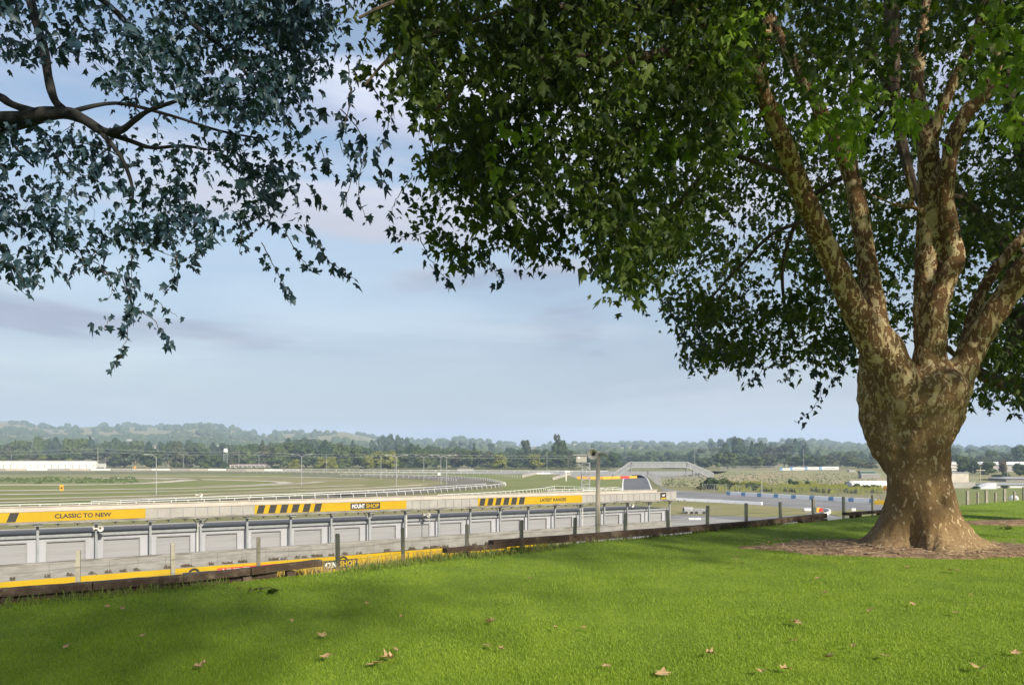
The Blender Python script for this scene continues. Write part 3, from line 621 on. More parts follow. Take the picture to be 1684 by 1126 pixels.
# trailers and bits on circuit infield
for px,wp_,lab in ((1133,15,'grey covered box trailer on the tan circuit infield'),(1151.5,21,'grey slatted machine cage beside the covered box trailer')):
    e,W,Hh=boxthing('box_trailer',lab,'trailer',px,845,wp_,8.5,1.6,m_galv)
    MB().box((0,-.83,Hh*.5),(W*.9,.05,.06)).build('trim',m_rib,e)
    for s_ in (-1,1): MB().lathe([(0,-.1),(.28,-.1),(.28,.1),(0,.1)],12,Matrix.Translation((s_*W*.3,-.85,.25))@Matrix.Rotation(R(90),4,'X')).build('wheel',m_blk,e)
    if wp_>16:
        for i in range(7): MB().box((-W/2+W*(i+.5)/7,-.84,Hh*.5),(.06,.06,Hh*.9)).build('slat',m_rib,e)
        for i in range(3): MB().tube([(W/2+.2+i*.9,0,0),(W/2+.2+i*.9,0,1.1),(W/2+1.1+i*.9,0,1.1),(W/2+1.1+i*.9,0,0)],.04,4).build('hoop',m_galv,e)
    else: MB().lathe([(0,-W/2),(.55,-W/2),(.62,0),(.55,W/2),(0,W/2)],12,Matrix.Translation((0,0,Hh*.98))@Matrix.Rotation(R(90),4,'Y')@Matrix.Scale(.6,4,(1,0,0))).build('canopy',m_galv,e)
for px,lab in ((1137,'left'),(1147.5,'right')):
    c=G(px,855); e=empty('barrier_block',(c.x,c.y,PL+.03),'low white barrier block on the apron, %s one of the pair below the trailers'%lab,'barrier','pair of white blocks')
    MB().hexa([(-.48,-.3,0),(.48,-.3,0),(.48,.3,0),(-.48,.3,0),(-.48,-.12,.36),(.48,-.12,.36),(.48,.12,.36),(-.48,.12,.36)]).build('block',m_white,e)
    MB().box((0,-.28,.05),(.3,.1,.08)).build('foot',m_rib,e)
c=G(1350,842); e=empty('marker_drum',(c.x,c.y,PL+.03),'red round faced marker behind the curved white kerb','marker')
MB().lathe([(0,-.2),(.36,-.2),(.36,.2),(0,.2)],16,Matrix.Translation((0,0,.45))@Matrix.Rotation(R(90),4,'X')).build('disc',m_red,e); MB().box((-.5,.1,.42),(.7,.3,.84)).build('yellow_board',m_orange,e); MB().box((-1.1,.2,.45),(.6,.3,.9)).build('green_board',m_dgreen,e)
c=G(1330,841.5); e=empty('crash_cushion',(c.x,c.y,PL+.03),'white padded cushion lying on the circuit left of the red marker','barrier')
MB().tube([(-1,0,.35),(-.8,0,.37),(.8,0,.37),(1,0,.35)],[.2,.34,.34,.2],10).build('cushion',m_white,e,smooth=True); MB().box((0,0,.05),(1.8,.5,.1)).build('skid',m_rib,e)
c=G(1404,843); e=empty('sign_board',(c.x,c.y,PL+.03),'small white board standing right of the curved kerb','sign')
MB().box((0,0,.6),(.75,.06,.5)).build('board',m_white,e)
for s_ in (-1,1): MB().box((s_*.3,.04,.2),(.05,.05,.4)).build('leg',m_rib,e)
# footbridge
YB=378.; e=empty('footbridge',P(1085,784,YB),'grey steel truss footbridge with sloping ramps crossing above the access road','bridge'); o0=e.location.copy()
def bl(px,py,dy=0): v=P(px,py,YB); return Vector((v.x,v.y+dy,v.z))-o0
dA,dB=bl(1037,768),bl(1128.5,768)
MB().beam((dA.x,0,dA.z-.15),(dB.x,0,dB.z-.15),3.0,.3).build('deck',m_rib,e)
def truss(a,b_,h,n,dy,nm):
    mb=MB(); a=Vector(a)+Vector((0,dy,0)); b_=Vector(b_)+Vector((0,dy,0)); up=Vector((0,0,h))
    mb.beam(a,b_,.25,.3); mb.beam(a+up,b_+up,.25,.3)
    for i in range(n+1):
        p=a.lerp(b_,i/n); mb.beam(p,p+up,.16,.16)
        if i<n: mb.beam(p if i%2 else p+up,a.lerp(b_,(i+1)/n)+(up if i%2 else Vector()),.14,.14)
    mb.build(nm,m_galv,e)
    pn=MB(); d=Vector((0,.1,0)); pn.add([a+d+up*.05,b_+d+up*.05,b_+d+up*.95,a+d+up*.95],[(0,1,2,3)]); pn.build('mesh_panel',m_rib,e)
truss(dA,dB,2.6,14,-1.5,'truss'); truss(dA,dB,2.6,14,1.5,'truss')
truss(bl(1008,787),dA,2.6,7,-1.5,'ramp_truss'); truss(bl(1008,787),dA,2.6,7,1.5,'ramp_truss')
truss(dB,bl(1172,787,)+Vector((0,0,0)),2.6,9,-1.5,'ramp_truss'); truss(dB+Vector((2,0,0)),bl(1179,787),2.6,9,6,'ramp_truss')
MB().hexa([dB+Vector((0,-1.4,-.3)),bl(1172,787)+Vector((0,-1.4,-.3)),bl(1178,787)+Vector((0,6,-.3)),dB+Vector((2,6,-.3)),dB+Vector((0,-1.4,-.1)),bl(1172,787)+Vector((0,-1.4,-.1)),bl(1178,787)+Vector((0,6,-.1)),dB+Vector((2,6,-.1))]).build('ramp_deck',m_rib,e)
for px in (1037,1129,1140,1150):
    v=bl(px,768 if px<1135 else 771+(px-1140)*.4)
    for dy in(-1.4,1.4): MB().box((v.x,dy,(v.z-.3+PL-o0.z)/2),(.3,.3,v.z-.3-(PL-o0.z))).build('pier',m_rib,e)
# judge's tower
c=G(963,804.5); e=empty('lattice_tower',(c.x,c.y,PL),'lattice tower with a small box cabin and flat roof, left of the speaker pole','tower')
sx=c.y/F; hz=lambda py:(HY-py)*sx+EYE-PL
h1=hz(760)
leg=1.25
for a in (-1,1):
    for b_ in (-1,1): MB().tube([(a*leg+.0,b_*leg,0),(a*leg,b_*leg,h1)],.11,5).build('leg',m_galv,e)
for i in range(5):
    z=h1*(i+1)/5.2; mb=MB()
    for s_ in (-1,1): mb.beam((-leg,s_*leg,z),(leg,s_*leg,z),.12,.14); mb.beam((s_*leg,-leg,z),(s_*leg,leg,z),.12,.14); mb.beam((-leg,s_*leg,z),(leg,s_*leg,z-h1/5.2),.08,.08)
    mb.build('cross_frame',m_galv,e)
    if i in (2,4): MB().box((0,0,z+.1),(leg*2.3,leg*2.3,.08)).build('platform',m_rib,e)
cx=(955.5-963)*sx
MB().box((cx,0,(hz(760)+hz(748.6))/2+.05),(17*sx,3.4,hz(748.6)-hz(760))).build('cabin',mat('cabin_board',(.30,.29,.24),.8),e)
MB().box((cx-.4,0,hz(747.6)),(22*sx,4.4,.25)).build('roof',m_galv,e)
MB().box((cx-4.5*sx,-1.75,hz(752.5)),(3.5*sx,.08,.6)).build('window',m_white,e)
MB().beam((cx-1.0,-1.2,hz(760)),(-leg,-1.2,hz(768)),.1,.1).build('strut',m_galv,e)
c=G(371,770.5); e=empty('lattice_mast',(c.x,c.y,PL),'lattice mast with a pale domed head left of the pavilion','tower'); sx=c.y/F
for a in (-1.4,1.4): MB().tube([(a,0,0),(a*.9,0,17)],.16,5).build('leg',m_galv,e)
mb=MB()
for i in range(8): mb.beam((-1.4,0,i*2+1),(1.4,0,i*2+3),.12,.12); mb.beam((-1.9,0,i*2+1.5),(1.9,0,i*2+1.5),.15,.15)
mb.build('lattice',m_galv,e); MB().lathe([(1.6,13.2),(1.9,14.3),(1.3,15.6),(.2,16.2)],12).build('dome',m_white,e,smooth=True)
c=G(931,791); e=empty('sign_post',(c.x,c.y,PL),'white T shaped post at the turf edge left of the lattice tower','post')
MB().box((0,0,2),(.35,.35,4)).build('post',m_white,e); MB().box((.5,0,4.1),(2.2,.4,.7)).build('head',m_white,e)
# light poles
def lamp(px,ty,by,kind,lab):
    c=G(px,by); zt=P(0,ty,c.y).z-PL; r_=max(.11,.00022*c.y)
    names={'d':'double_street_lamp','s':'curved_street_lamp','p':'plain_mast','x':'power_pole'}
    e=empty(names[kind],(c.x,c.y,PL),lab,'street lamp' if kind in 'ds' else 'pole',{'d':'double headed track lamps','s':None,'p':'plain masts','x':'power poles'}[kind])
    MB().tube([(0,0,0),(0,0,zt*.55),(0,0,zt*(.93 if kind in 'ds' else 1))],[r_*1.25,r_,r_*.8],7).build('mast',m_galv if kind!='x' else m_pole,e)
    if kind in 'ds':
        a=3.0 if kind=='d' else 2.4
        for s_ in ((-1,1) if kind=='d' else (-1,)):
            MB().tube([(0,0,zt*.92),(s_*a*.25,0,zt*.97),(s_*a*.6,0,zt*.995),(s_*a,0,zt)],r_*.7,5).build('arm',m_galv,e)
            MB().box((s_*(a+.3),0,zt),(1.1,.45,.25)).build('lamp_head',m_galv,e)
    if kind=='x':
        MB().box((0,0,zt-1.2),(3.6,.25,.25)).build('cross_arm',m_pole,e)
for px,ty,by,kd,lab in ((496,747,798,'d','double headed lamp on the infield, left of the broad yellow green tree'),(652,748,801,'d','double headed lamp in front of the broad yellow green tree'),(697,748.5,791,'d','double headed lamp alone between the broad yellow tree and the close pair'),
    (725,748,796,'d','left one of the close pair of double headed lamps at the dirt turn'),(734.5,748.5,797,'d','right one of the close pair of double headed lamps at the dirt turn'),(426,746,772,'d','double headed lamp right of the pavilion roof'),(301.5,745.5,771,'d','double headed lamp between the curved lamp and the lattice mast'),
    (257,747,813,'s','tall curved single lamp rising from the striped infield'),(18.5,742,773,'p','plain mast before the left end of the white shed'),(537,747,774,'p','plain mast before the small bright yellow tree group'),(626.5,749,789,'p','plain mast before the left side of the broad yellow green tree'),(649.5,747,775,'p','pale mast directly left of the lamp by the broad yellow tree'),
    (899.5,740,776,'p','tall plain mast right of the rounded yellow tree'),(1321.5,738,776,'p','tall plain mast above the white advertising boards'),(1142.5,736,776,'p','plain mast behind the footbridge right end'),(393,739,772,'p','yellowish mast before the pavilion'),
    (161,735,771,'x','power pole at the right end of the white shed'),(311,750,768,'x','power pole right of the double headed lamp at left'),(357.5,747,768,'x','power pole left of the lattice mast'),(272,750,768.5,'x','short power pole right of the tall curved lamp'),(265.5,754,768.6,'x','shortest power pole beside the tall curved lamp'),
    (237,754,768,'p','short plain mast left of the tall curved lamp'),(174,752,768.5,'p','short plain mast right of the shed tank'),(1252.5,789,815,'p','cream post at the circuit wire fence before the reeds'),(1612.5,768,793,'x','power pole among the trees right of the plane trunk'),(1657,772,790,'p','thin mast near the frame edge right of the power pole'),(1600,773,790,'p','thin mast left of the power pole beyond the trunk')):
    lamp(px,ty,by,kd,lab)
for pts,lab in (([(-120,742),(161,737.5),(420,743.5),(700,746),(1000,748)],'upper overhead power line crossing before the far trees'),([(-120,747),(161,743),(400,747),(650,750),(980,752)],'lower overhead power line crossing before the far trees')):
    Yw=540; p3=[]
    for i in range(len(pts)-1):
        for q in range(8):
            t_=q/8; p=P(pts[i][0]*(1-t_)+pts[i+1][0]*t_,pts[i][1]*(1-t_)+pts[i+1][1]*t_,Yw); p.z-=1.0*math.sin(math.pi*t_); p3.append(p)
    o=MB().tube(p3,.075,4).build('overhead_wire',m_galv); tag(o,lab,'power line')
# advertising boards far right
for x0,x1,col,y0,y1,lab in ((1284,1286.5,m_blue,769,773,''),(1287,1300,m_white,769.3,773,'narrow'),(1303.5,1323,m_white,768,772.6,'second'),(1328,1346.5,m_white,767.5,772.2,'third'),(1351.5,1379,m_white,767,772,'widest')):
    if not lab: continue
    Yb=520; a,b_=P(x0,y1,Yb),P(x1,y0,Yb); c=(a+b_)/2
    e=empty('hoarding',(c.x,c.y,PL),'%s white advertising hoarding with blue ends below the far right trees'%{'narrow':'narrow leftmost','second':'second from left','third':'third from left','widest':'widest rightmost'}[lab],'hoarding','hoardings below the right trees')
    MB().box((0,0,c.z-PL),(b_.x-a.x,.3,b_.z-a.z)).build('panel',m_white,e); MB().box((-(b_.x-a.x)/2-.9,0,c.z-PL),(1.7,.32,b_.z-a.z)).build('blue_end',m_blue,e)
    MB().box((0,-.2,c.z-PL),((b_.x-a.x)*.7,.1,(b_.z-a.z)*.25)).build('print_line',m_rib,e)
    for s_ in(-1,1): MB().box((s_*(b_.x-a.x)*.45,.3,(a.z-PL)/2),(.25,.25,a.z-PL)).build('leg',m_rib,e)
# buildings right
boxthing('container','dark green shipping container on the dry bank left of the trunk','container',1427,779.5,25,5,3,m_dgreen,roof='flat')
boxthing('container','grey shipping container below the dark green one','container',1432,786.5,31,7,3,m_conc,roof='flat',extra=m_galv)
boxthing('container','small pale hut at the left end of the dark container','hut',1402,776,11,2.6,3,m_para,roof='flat')
c=G(1428,805); e=empty('polytunnel',(c.x,c.y,PL),'white arched polytunnel with yellow crates, left of the plane trunk','tunnel'); sx=c.y/F
prof=[(math.cos(a),math.sin(a)) for a in np.linspace(0,math.pi,12)]
vs=[];fs=[]
for x_,sh in ((-33*sx,.85),(-28*sx,1),(36*sx,1)):
    for cx_,sz in prof: vs.append((x_,cx_*4*sh,sz*15*sx*sh))
for i in range(2):
    for k in range(11): fs.append((i*12+k,i*12+k+1,(i+1)*12+k+1,(i+1)*12+k))
fs.append(tuple(range(11,-1,-1)))
MB().add(vs,fs).build('cover',m_white,e,smooth=False)
MB().tube([(-33.2*sx,p[0]*3.5,p[1]*12.9*sx) for p in prof],.15,5).build('hoop',m_rib,e)
MB().box((26*sx,-5.5,4*sx),(26*sx,2,8*sx)).build('crate',m_orange,e); MB().box((-36*sx,-5,2.2*sx),(7*sx,2,4.4*sx)).build('crate',m_orange,e)
boxthing('white_building','white block with a flat roof just right of the plane trunk','building',1575,793.5,36,16,12,m_cream,roof='flat')
e,W,Hh=boxthing('white_building','narrow white stepped tower block against the trunk, above the flat roofed block','building',1563,779,20,20,10,m_white,roof='flat')
for i in range(3): MB().box((0,-5.3,Hh*(.25+.25*i)),(W*1.1,.6,.7)).build('balcony',m_dark,e)
boxthing('garden_wall','low cream wall with a dark top in front of the white block','wall',1584,802,40,8,2,m_para,roof='flat',extra=m_dark)
boxthing('long_shed','long pale roofed shed at the right edge behind the trees','building',1665,775,92,11,20,m_para,roof='gable',extra=m_white)
e,W,Hh=boxthing('low_warehouse','low white warehouse with pale sloping roof near the right frame edge','building',1668,802,70,5,12,m_white,roof='gable',extra=m_galv)
boxthing('grey_shed','grey roofed shed behind the low warehouse at right','building',1690,792,70,5,12,m_conc,roof='gable',extra=m_galv)
c=G(1621,803.5); e=empty('loading_ramp',(c.x,c.y,PL),'small white sloping canopy at the left end of the low warehouse','canopy')
MB().hexa([(-3.5,-2,0),(2.2,-2,0),(2.2,2,0),(-3.5,2,0),(-.6,-2,1.3),(2.2,-2,2.0),(2.2,2,2.0),(-.6,2,1.3)]).build('cover',m_white,e); MB().box((2.45,0,.9),(.4,4,1.8)).build('end_wall',m_galv,e)
c=G(1667,822); e=empty('dome_tent',(c.x,c.y,PL),'small white dome in the green paddock near the frame edge','tent')
MB().lathe([(1.0,0),(1.0,.5),(.8,.9),(.4,1.15),(0,1.2)],12).build('dome',m_white,e,smooth=True); MB().box((0,-1,.3),(.4,.1,.6)).build('door',m_rib,e)
boxthing('stable','low dark roofed stable before the trees right of the close lamp pair','building',765,774.5,26,3,8,m_para,roof='gable',extra=m_dark)
boxthing('small_hut','small white hut on legs by the far rail left of the stable','hut',722,781.5,4.2,4.5,1.5,m_white,roof='flat')
# houses on the slopes
for px,py,w_,h_,Y,lab in ((148,722,9,4,1500,'white hillside house above the white shed'),(30,732,14,4,1100,'cream hillside house near the left edge'),(200,739,9,5,1000,'cream hillside house right of the shed power pole'),(213,724,6,3,1500,'small far hillside house above the marker'),(255,736,10,4,1100,'cream hillside house above the curved lamp'),(287,733,7,3,1150,'small tan hillside house left of the lattice mast'),
    (362,733,7,3,1200,'pale hillside house above the power pole'),(375,732,6,3,1250,'pale hillside house above the lattice mast'),(1110,742,5,2,1100,'tiny pale house above the footbridge'),(945,731,5,2,2200,'tiny white house on the ridge above the cabin')):
    c=P(px,py,Y); W=w_/F*Y; Hh=h_/F*Y*.7; e=empty('house',(c.x,c.y,c.z-1),lab,'house','houses on the far slopes')
    MB().box((0,0,Hh/2),(W,8,Hh)).build('wall',m_cream,e); a,d=W*.53,4.6
    MB().add([(-a,-d,Hh+.02),(a,-d,Hh+.02),(a,d,Hh+.02),(-a,d,Hh+.02),(-a*.9,0,Hh*1.5),(a*.9,0,Hh*1.5)],[(0,1,5,4),(2,3,4,5),(1,2,5),(3,0,4),(3,2,1,0)]).build('roof',m_roofred if px in(30,255) else m_galv,e)
# chain link fences
def linkfence(label,px,h,sp,dens=.35):
    pts=curve(px,4); c=pts[len(pts)//2]; e=empty('chain_link_fence',(c.x,c.y,PL),label,'fence','chain link fences round the circuit'); q=[p-Vector((c.x,c.y,PL)) for p in pts]
    mb=MB(); tot=0
    for i in range(len(q)-1):
        d=q[i+1]-q[i]; n=max(1,int(d.length/.8))
        for k in range(n): 
            p=q[i].lerp(q[i+1],k/n); p2=q[i].lerp(q[i+1],min(1,(k+1)/n)); mb.beam(p+Vector((0,0,.05)),p2+Vector((0,0,h)),.03,.05); mb.beam(p2+Vector((0,0,.05)),p+Vector((0,0,h)),.03,.05)
    mb.build('mesh',m_galv,e)
    me=None; 
    tt=sum((q[i+1]-q[i]).length for i in range(len(q)-1)); nx=0; acc=0; s_=max(sp,tt/90)
    for i in range(len(q)-1):
        Ln=(q[i+1]-q[i]).length
        while nx<=acc+Ln:
            p=q[i].lerp(q[i+1],(nx-acc)/Ln)
            if me is None: o=MB().tube([(0,0,0),(0,0,h+.1)],.06,5).build('post',m_galv,e); me=o
            else: o=me.copy(); C.objects.link(o); o.parent=e
            o.location=p; nx+=s_
        acc+=Ln
    MB().tube([p+Vector((0,0,h)) for p in q],.05,4).build('top_rail',m_galv,e)
linkfence('chain link fence between the circuit and the weedy bank',[(1155,807.5),(1230,810.5),(1330,815.5),(1460,823)],2.2,4)
linkfence('chain link fence with posts below the footbridge ramp',[(1072,790),(1110,788.6),(1170,786)],3.2,4)
linkfence('far chain link fence under the hoardings and trees',[(1185,775),(1250,774),(1330,773.6),(1400,774.5)],3.4,8)
linkfence('chain link fence at the left of the road under the bridge',[(1064,783),(1078,795),(1088,800)],3.0,4)
# ------------------------------------------------------------------ plane trees
def bark_mat():
    m=bpy.data.materials.new('plane_bark'); m.use_nodes=True; t=m.node_tree; t.nodes.clear(); N=t.nodes.new; L=t.links.new
    o=N('ShaderNodeOutputMaterial'); b=N('ShaderNodeBsdfPrincipled'); b.inputs['Roughness'].default_value=.85; b.inputs['Specular IOR Level'].default_value=.2
    g=N('ShaderNodeTexCoord'); s=N('ShaderNodeSeparateXYZ'); L(g.outputs['Object'],s.inputs[0])
    def nz(scale,det,rough,st=(1,1,1),dist=0.):
        mp=N('ShaderNodeMapping'); mp.inputs['Scale'].default_value=st; L(g.outputs['Object'],mp.inputs[0])
        n=N('ShaderNodeTexNoise'); n.inputs['Scale'].default_value=scale; n.inputs['Detail'].default_value=det; n.inputs['Roughness'].default_value=rough; n.inputs['Distortion'].default_value=dist; L(mp.outputs[0],n.inputs['Vector']); return n.outputs['Fac']
    def ramp(f,lo,hi,a=0,b_=1):
        r=N('ShaderNodeMapRange'); L(f,r.inputs[0]); r.inputs[1].default_value=lo; r.inputs[2].default_value=hi; r.inputs[3].default_value=a; r.inputs[4].default_value=b_; return r.outputs[0]
    def mix(f,a,b_):
        x=N('ShaderNodeMix'); x.data_type='RGBA'; L(f,x.inputs[0])
        for i,v in ((6,a),(7,b_)):
            if isinstance(v,tuple): x.inputs[i].default_value=(*v,1)
            else: L(v,x.inputs[i])
        return x.outputs[2]
    base=mix(ramp(nz(3.0,5,.6,(1,1,.5)),.35,.65),(.15,.088,.038),(.25,.165,.075))
    base=mix(ramp(nz(22,4,.6,(1,1,.6)),.45,.75,0,.55),base,(.075,.046,.022))
    big=ramp(nz(6.5,4,.6,(1,1,.5),.7),.555,.575); big2=ramp(nz(13,3,.5,(1,1,.5),.8),.575,.595)
    fine=ramp(nz(15,2.5,.5,(1,1,.55),.8),.60,.625)
    hz=ramp(s.outputs[2],1.6,2.8)
    def mth(op,a,b_):
        n=N('ShaderNodeMath'); n.operation=op; L(a,n.inputs[0])
        if isinstance(b_,(int,float)): n.inputs[1].default_value=b_
        else: L(b_,n.inputs[1])
        return n.outputs[0]
    up=mth('MAXIMUM',mth('MULTIPLY',big,hz),mth('MULTIPLY',big2,hz))
    al=mth('MAXIMUM',up,mth('MULTIPLY',fine,.9))
    pale=mix(ramp(nz(9,3,.5),.4,.6),(.43,.315,.155),(.52,.42,.26))
    base=mix(ramp(s.outputs[2],2.2,4.2,0,.75),base,mix(ramp(nz(4,4,.6,(1,1,.5)),.4,.6),(.085,.040,.018),(.155,.078,.034)))
    col=mix(al,base,pale)
    col=mix(ramp(s.outputs[2],.0,.45,.75,0),col,mix(ramp(nz(16,5,.6,(1,1,2)),.4,.6),(.18,.12,.065),(.34,.25,.14)))
    L(col,b.inputs['Base Color'])
    h=N('ShaderNodeMath'); h.operation='SUBTRACT'; L(nz(14,6,.65,(1,1,.6)),h.inputs[0]); L(mth('MULTIPLY',al,.28),h.inputs[1])
    bu=N('ShaderNodeBump'); bu.inputs['Strength'].default_value=.8; bu.inputs['Distance'].default_value=.05; L(h.outputs[0],bu.inputs['Height'])
    wv=nz(5,3,.55,(.5,.5,1.6),1.2); bu2=N('ShaderNodeBump'); bu2.inputs['Strength'].default_value=.3; bu2.inputs['Distance'].default_value=.06; L(wv,bu2.inputs['Height']); L(bu.outputs[0],bu2.inputs['Normal']); L(bu2.outputs[0],b.inputs['Normal'])
    L(b.outputs[0],o.inputs[0]); return m
m_bark=bark_mat()
m_barkL=mat('shadow_bark',(.022,.024,.026),.95,(.04,.038,.034),scale=5,bump=.4,spec=.1)  # shade on the left tree's bough is put into this bark colour
m_barkd=mat('dark_bark',(.055,.042,.030),.9,(.12,.09,.06),scale=5,bump=.6,stretch=(1,1,.5))
def smooth_pts(pts,n=5):
    out_=[]
    for i in range(len(pts)-1):
        p0=pts[max(i-1,0)];p1=pts[i];p2=pts[i+1];p3=pts[min(i+2,len(pts)-1)]
        for k in range(n):
            t=k/n; out_.append(tuple(.5*((2*np.array(p1))+(np.array(p2)-p0)*t+(2*np.array(p0)-5*np.array(p1)+4*np.array(p2)-p3)*t*t+(3*np.array(p1)-p0-3*np.array(p2)+p3)*t**3)))
    out_.append(tuple(pts[-1])); return out_
def limb_pts(spec):
    """spec: (px,py,width px,Y) -> smooth list of (x,y,z,r)"""
    p=[]
    for px,py,wpx,Y in spec: v=P(px,py,Y); p.append(np.array((v.x,v.y,v.z,wpx/2/F*Y)))
    return smooth_pts(p,5)
TX,TY=(1508-HX)/F*13.1,13.1
zbase=lawn_z(TX,TY)
TR=[(925,1335,1680),(908,1388,1648),(900,1410,1626),(890,1424,1607),(880,1433,1593),(865,1441,1584),(850,1448,1577),(832,1455,1569),(808,1459,1562),(784,1460,1558),(760,1458,1556),(736,1452,1557),(715,1454,1560),(690,1456,1570),(665,1458,1582),(640,1461,1590),(622,1470,1582),(605,1492,1565)]
mb=MB(); n=56; rings=[]
for (py,l,r_) in TR:
    Yc=13.1; z=EYE-(py-HY)/F*Yc; cx=((l+r_)/2-HX)/F*Yc; rad=(r_-l)/2/F*Yc
    h=max(0,z-zbase); fl=math.exp(-h/.28)
    ring=[]
    for k in range(n):
        a=2*math.pi*k/n
        rr_=rad*(1+.11*fl*math.cos(5*a+1.57)+.06*fl*math.cos(9*a+2)+.03*math.cos(3*a+z*1.3)+.02*math.cos(7*a-z*2))
        # hollow at the front left of the base
        da=((a-R(233)+math.pi)%(2*math.pi))-math.pi
        rr_*=1-.42*math.exp(-(da/.20)**2)*math.exp(-((h-.15)/.45)**2)
        da2=((a-R(262)+math.pi)%(2*math.pi))-math.pi; rr_*=1+.04*math.exp(-(da2/.3)**2)*math.exp(-h/.6)
        da3=((a-R(218)+math.pi)%(2*math.pi))-math.pi; rr_*=1-.30*math.exp(-(da3/.26)**2)*min(1,max(0,(z-1.35)/.6))
        dep=.82 if h>1 else .85
        ring.append((cx+rr_*math.cos(a),Yc+rr_*dep*math.sin(a),z))
    rings+=ring
m_=len(TR)
mb.add(rings,[(i*n+k,i*n+(k+1)%n,(i+1)*n+(k+1)%n,(i+1)*n+k) for i in range(m_-1) for k in range(n)]+[tuple(range(n-1,-1,-1)),tuple((m_-1)*n+k for k in range(n))])
LIMBS={
'A':[(1512,760,50,13.1),(1498,690,66,13.0),(1477,625,66,12.95),(1441,560,64,12.95),(1412,520,46,12.85),(1388,470,40,12.7),(1362,415,38,12.6),(1338,360,36,12.4),(1313,300,34,12.2),(1290,240,31,12.0),(1268,185,30,11.8),(1240,130,26,11.5),(1190,70,20,11),(1120,0,16,10.4),(1030,-90,10,9.6)],
'A2':[(1262,175,24,11.8),(1250,110,20,11.9),(1262,30,18,12.1),(1250,-100,12,12.4)],
'B':[(1497,700,50,13.1),(1482,650,56,13.1),(1455,590,60,13.1),(1440,545,46,13.1),(1436,496,38,13.15),(1428,448,33,13.2),(1421,400,31,13.3),(1411,340,30,13.4),(1398,285,28,13.5),(1372,225,25,13.6),(1348,180,22,13.7),(1310,110,18,13.9),(1270,30,14,14.2),(1230,-100,9,14.5)],
'back':[(1490,790,40,13.3),(1462,740,50,13.35),(1444,700,54,13.4),(1438,655,54,13.4),(1440,605,54,13.35),(1440,565,50,13.2),(1425,520,36,13.0)],
'C':[(1532,740,50,13.1),(1532,680,80,13.1),(1530,620,66,13.1),(1527,570,46,13.1),(1525,510,44,13.15),(1526,450,42,13.2),(1528,390,40,13.2),(1529,330,37,13.2),(1527,270,34,13.2),(1524,220,30,13.2),(1508,150,22,13.4),(1512,90,20,13.6),(1525,0,16,13.8),(1530,-120,10,14)],
'C2':[(1527,250,24,13.2),(1545,190,20,13.0),(1570,130,18,12.8),(1605,50,15,12.5),(1650,-60,10,12.2)],
'D':[(1536,570,40,13.0),(1540,505,38,12.95),(1556,460,34,12.9),(1571,425,31,12.9),(1562,380,29,12.9),(1555,330,27,12.9),(1558,280,27,12.85),(1570,225,26,12.8),(1590,185,25,12.7),(1622,150,23,12.6),(1640,100,20,12.5),(1645,30,16,12.3),(1630,-80,10,12)],
'E':[(1520,760,40,13.1),(1545,695,66,13.1),(1570,638,56,13.05),(1590,592,45,13),(1616,544,42,12.9),(1648,496,41,12.8),(1684,446,40,12.6),(1735,380,38,12.4),(1800,290,34,12),(1850,150,26,11.6),(1900,0,16,11.2)],
'F':[(1558,690,26,13.2),(1570,625,30,13.2),(1580,590,24,13.25),(1593,545,21,13.3),(1608,496,19.5,13.3),(1633,448,19,13.3),(1662,412,18,13.3),(1700,360,17,13.3),(1740,240,14,13.3),(1760,100,10,13.3)],
'G':[(1532,352,14,13.15),(1514,346,9,13.1),(1498,340,9,13.05),(1470,336,7.5,12.95),(1448,327,6,12.9),(1430,320,4,12.8)],
'G2':[(1500,342,9,13.05),(1499,315,10,13.0),(1493,295,9,13.0),(1491,272,7,12.95)],
}
BR={}
for k_,sp in LIMBS.items():
    q=limb_pts(sp); BR[k_]=q
    pts=[v[:3] for v in q]; rad=[max(.012,v[3]) for v in q]
    rad=[r_*(1+.05*math.sin(i*1.9+len(k_))) for i,r_ in enumerate(rad)]
    mb.tube(pts,rad,14)
tree=empty('plane_tree',(TX,TY,zbase),'great plane tree with flaking cream and brown bark, five limbs from one thick trunk','tree')
raw=mb.build('trunk',m_bark)
rm=raw.modifiers.new('r','REMESH'); rm.mode='VOXEL'; rm.voxel_size=.032
sm=raw.modifiers.new('s','SMOOTH'); sm.iterations=9; sm.factor=.5
bpy.context.view_layer.update()
me=bpy.data.meshes.new_from_object(raw.evaluated_get(bpy.context.evaluated_depsgraph_get()))
bpy.data.objects.remove(raw)
vv=np.empty(len(me.vertices)*3,np.float32); me.vertices.foreach_get('co',vv); vv=vv.reshape(-1,3)
nn=np.empty(len(me.vertices)*3,np.float32); me.vertices.foreach_get('normal',nn); nn=nn.reshape(-1,3)
dsp=np.array([ .030*mnoise.noise(Vector((v[0]*3.2,v[1]*3.2,v[2]*2.4)))+.016*mnoise.noise(Vector((v[0]*9,v[1]*9,v[2]*7)))
    -(.055*max(0,1-abs(mnoise.noise(Vector((v[0]*1.3+.3*v[2],v[1]*1.3,v[2]*4.2))))*5)*math.exp(-((v[2]-2.15)/.6)**2))-(.020*max(0,1-abs(mnoise.noise(Vector((v[0]*4,v[1]*4,v[2]*1.5+7))))*6))*max(0,min(1,(1.6-v[2])/1.2)) for v in vv],dtype=np.float32)
dsp*=np.clip((4.2-vv[:,2])/3,.35,1)
vv+=nn*dsp[:,None]; vv-=np.array((TX,TY,zbase),dtype=np.float32)
me.vertices.foreach_set('co',vv.ravel()); me.materials.clear(); me.materials.append(m_bark)
me.polygons.foreach_set('use_smooth',[True]*len(me.polygons)); me.update()
to=bpy.data.objects.new('trunk',me); C.objects.link(to); to.parent=tree
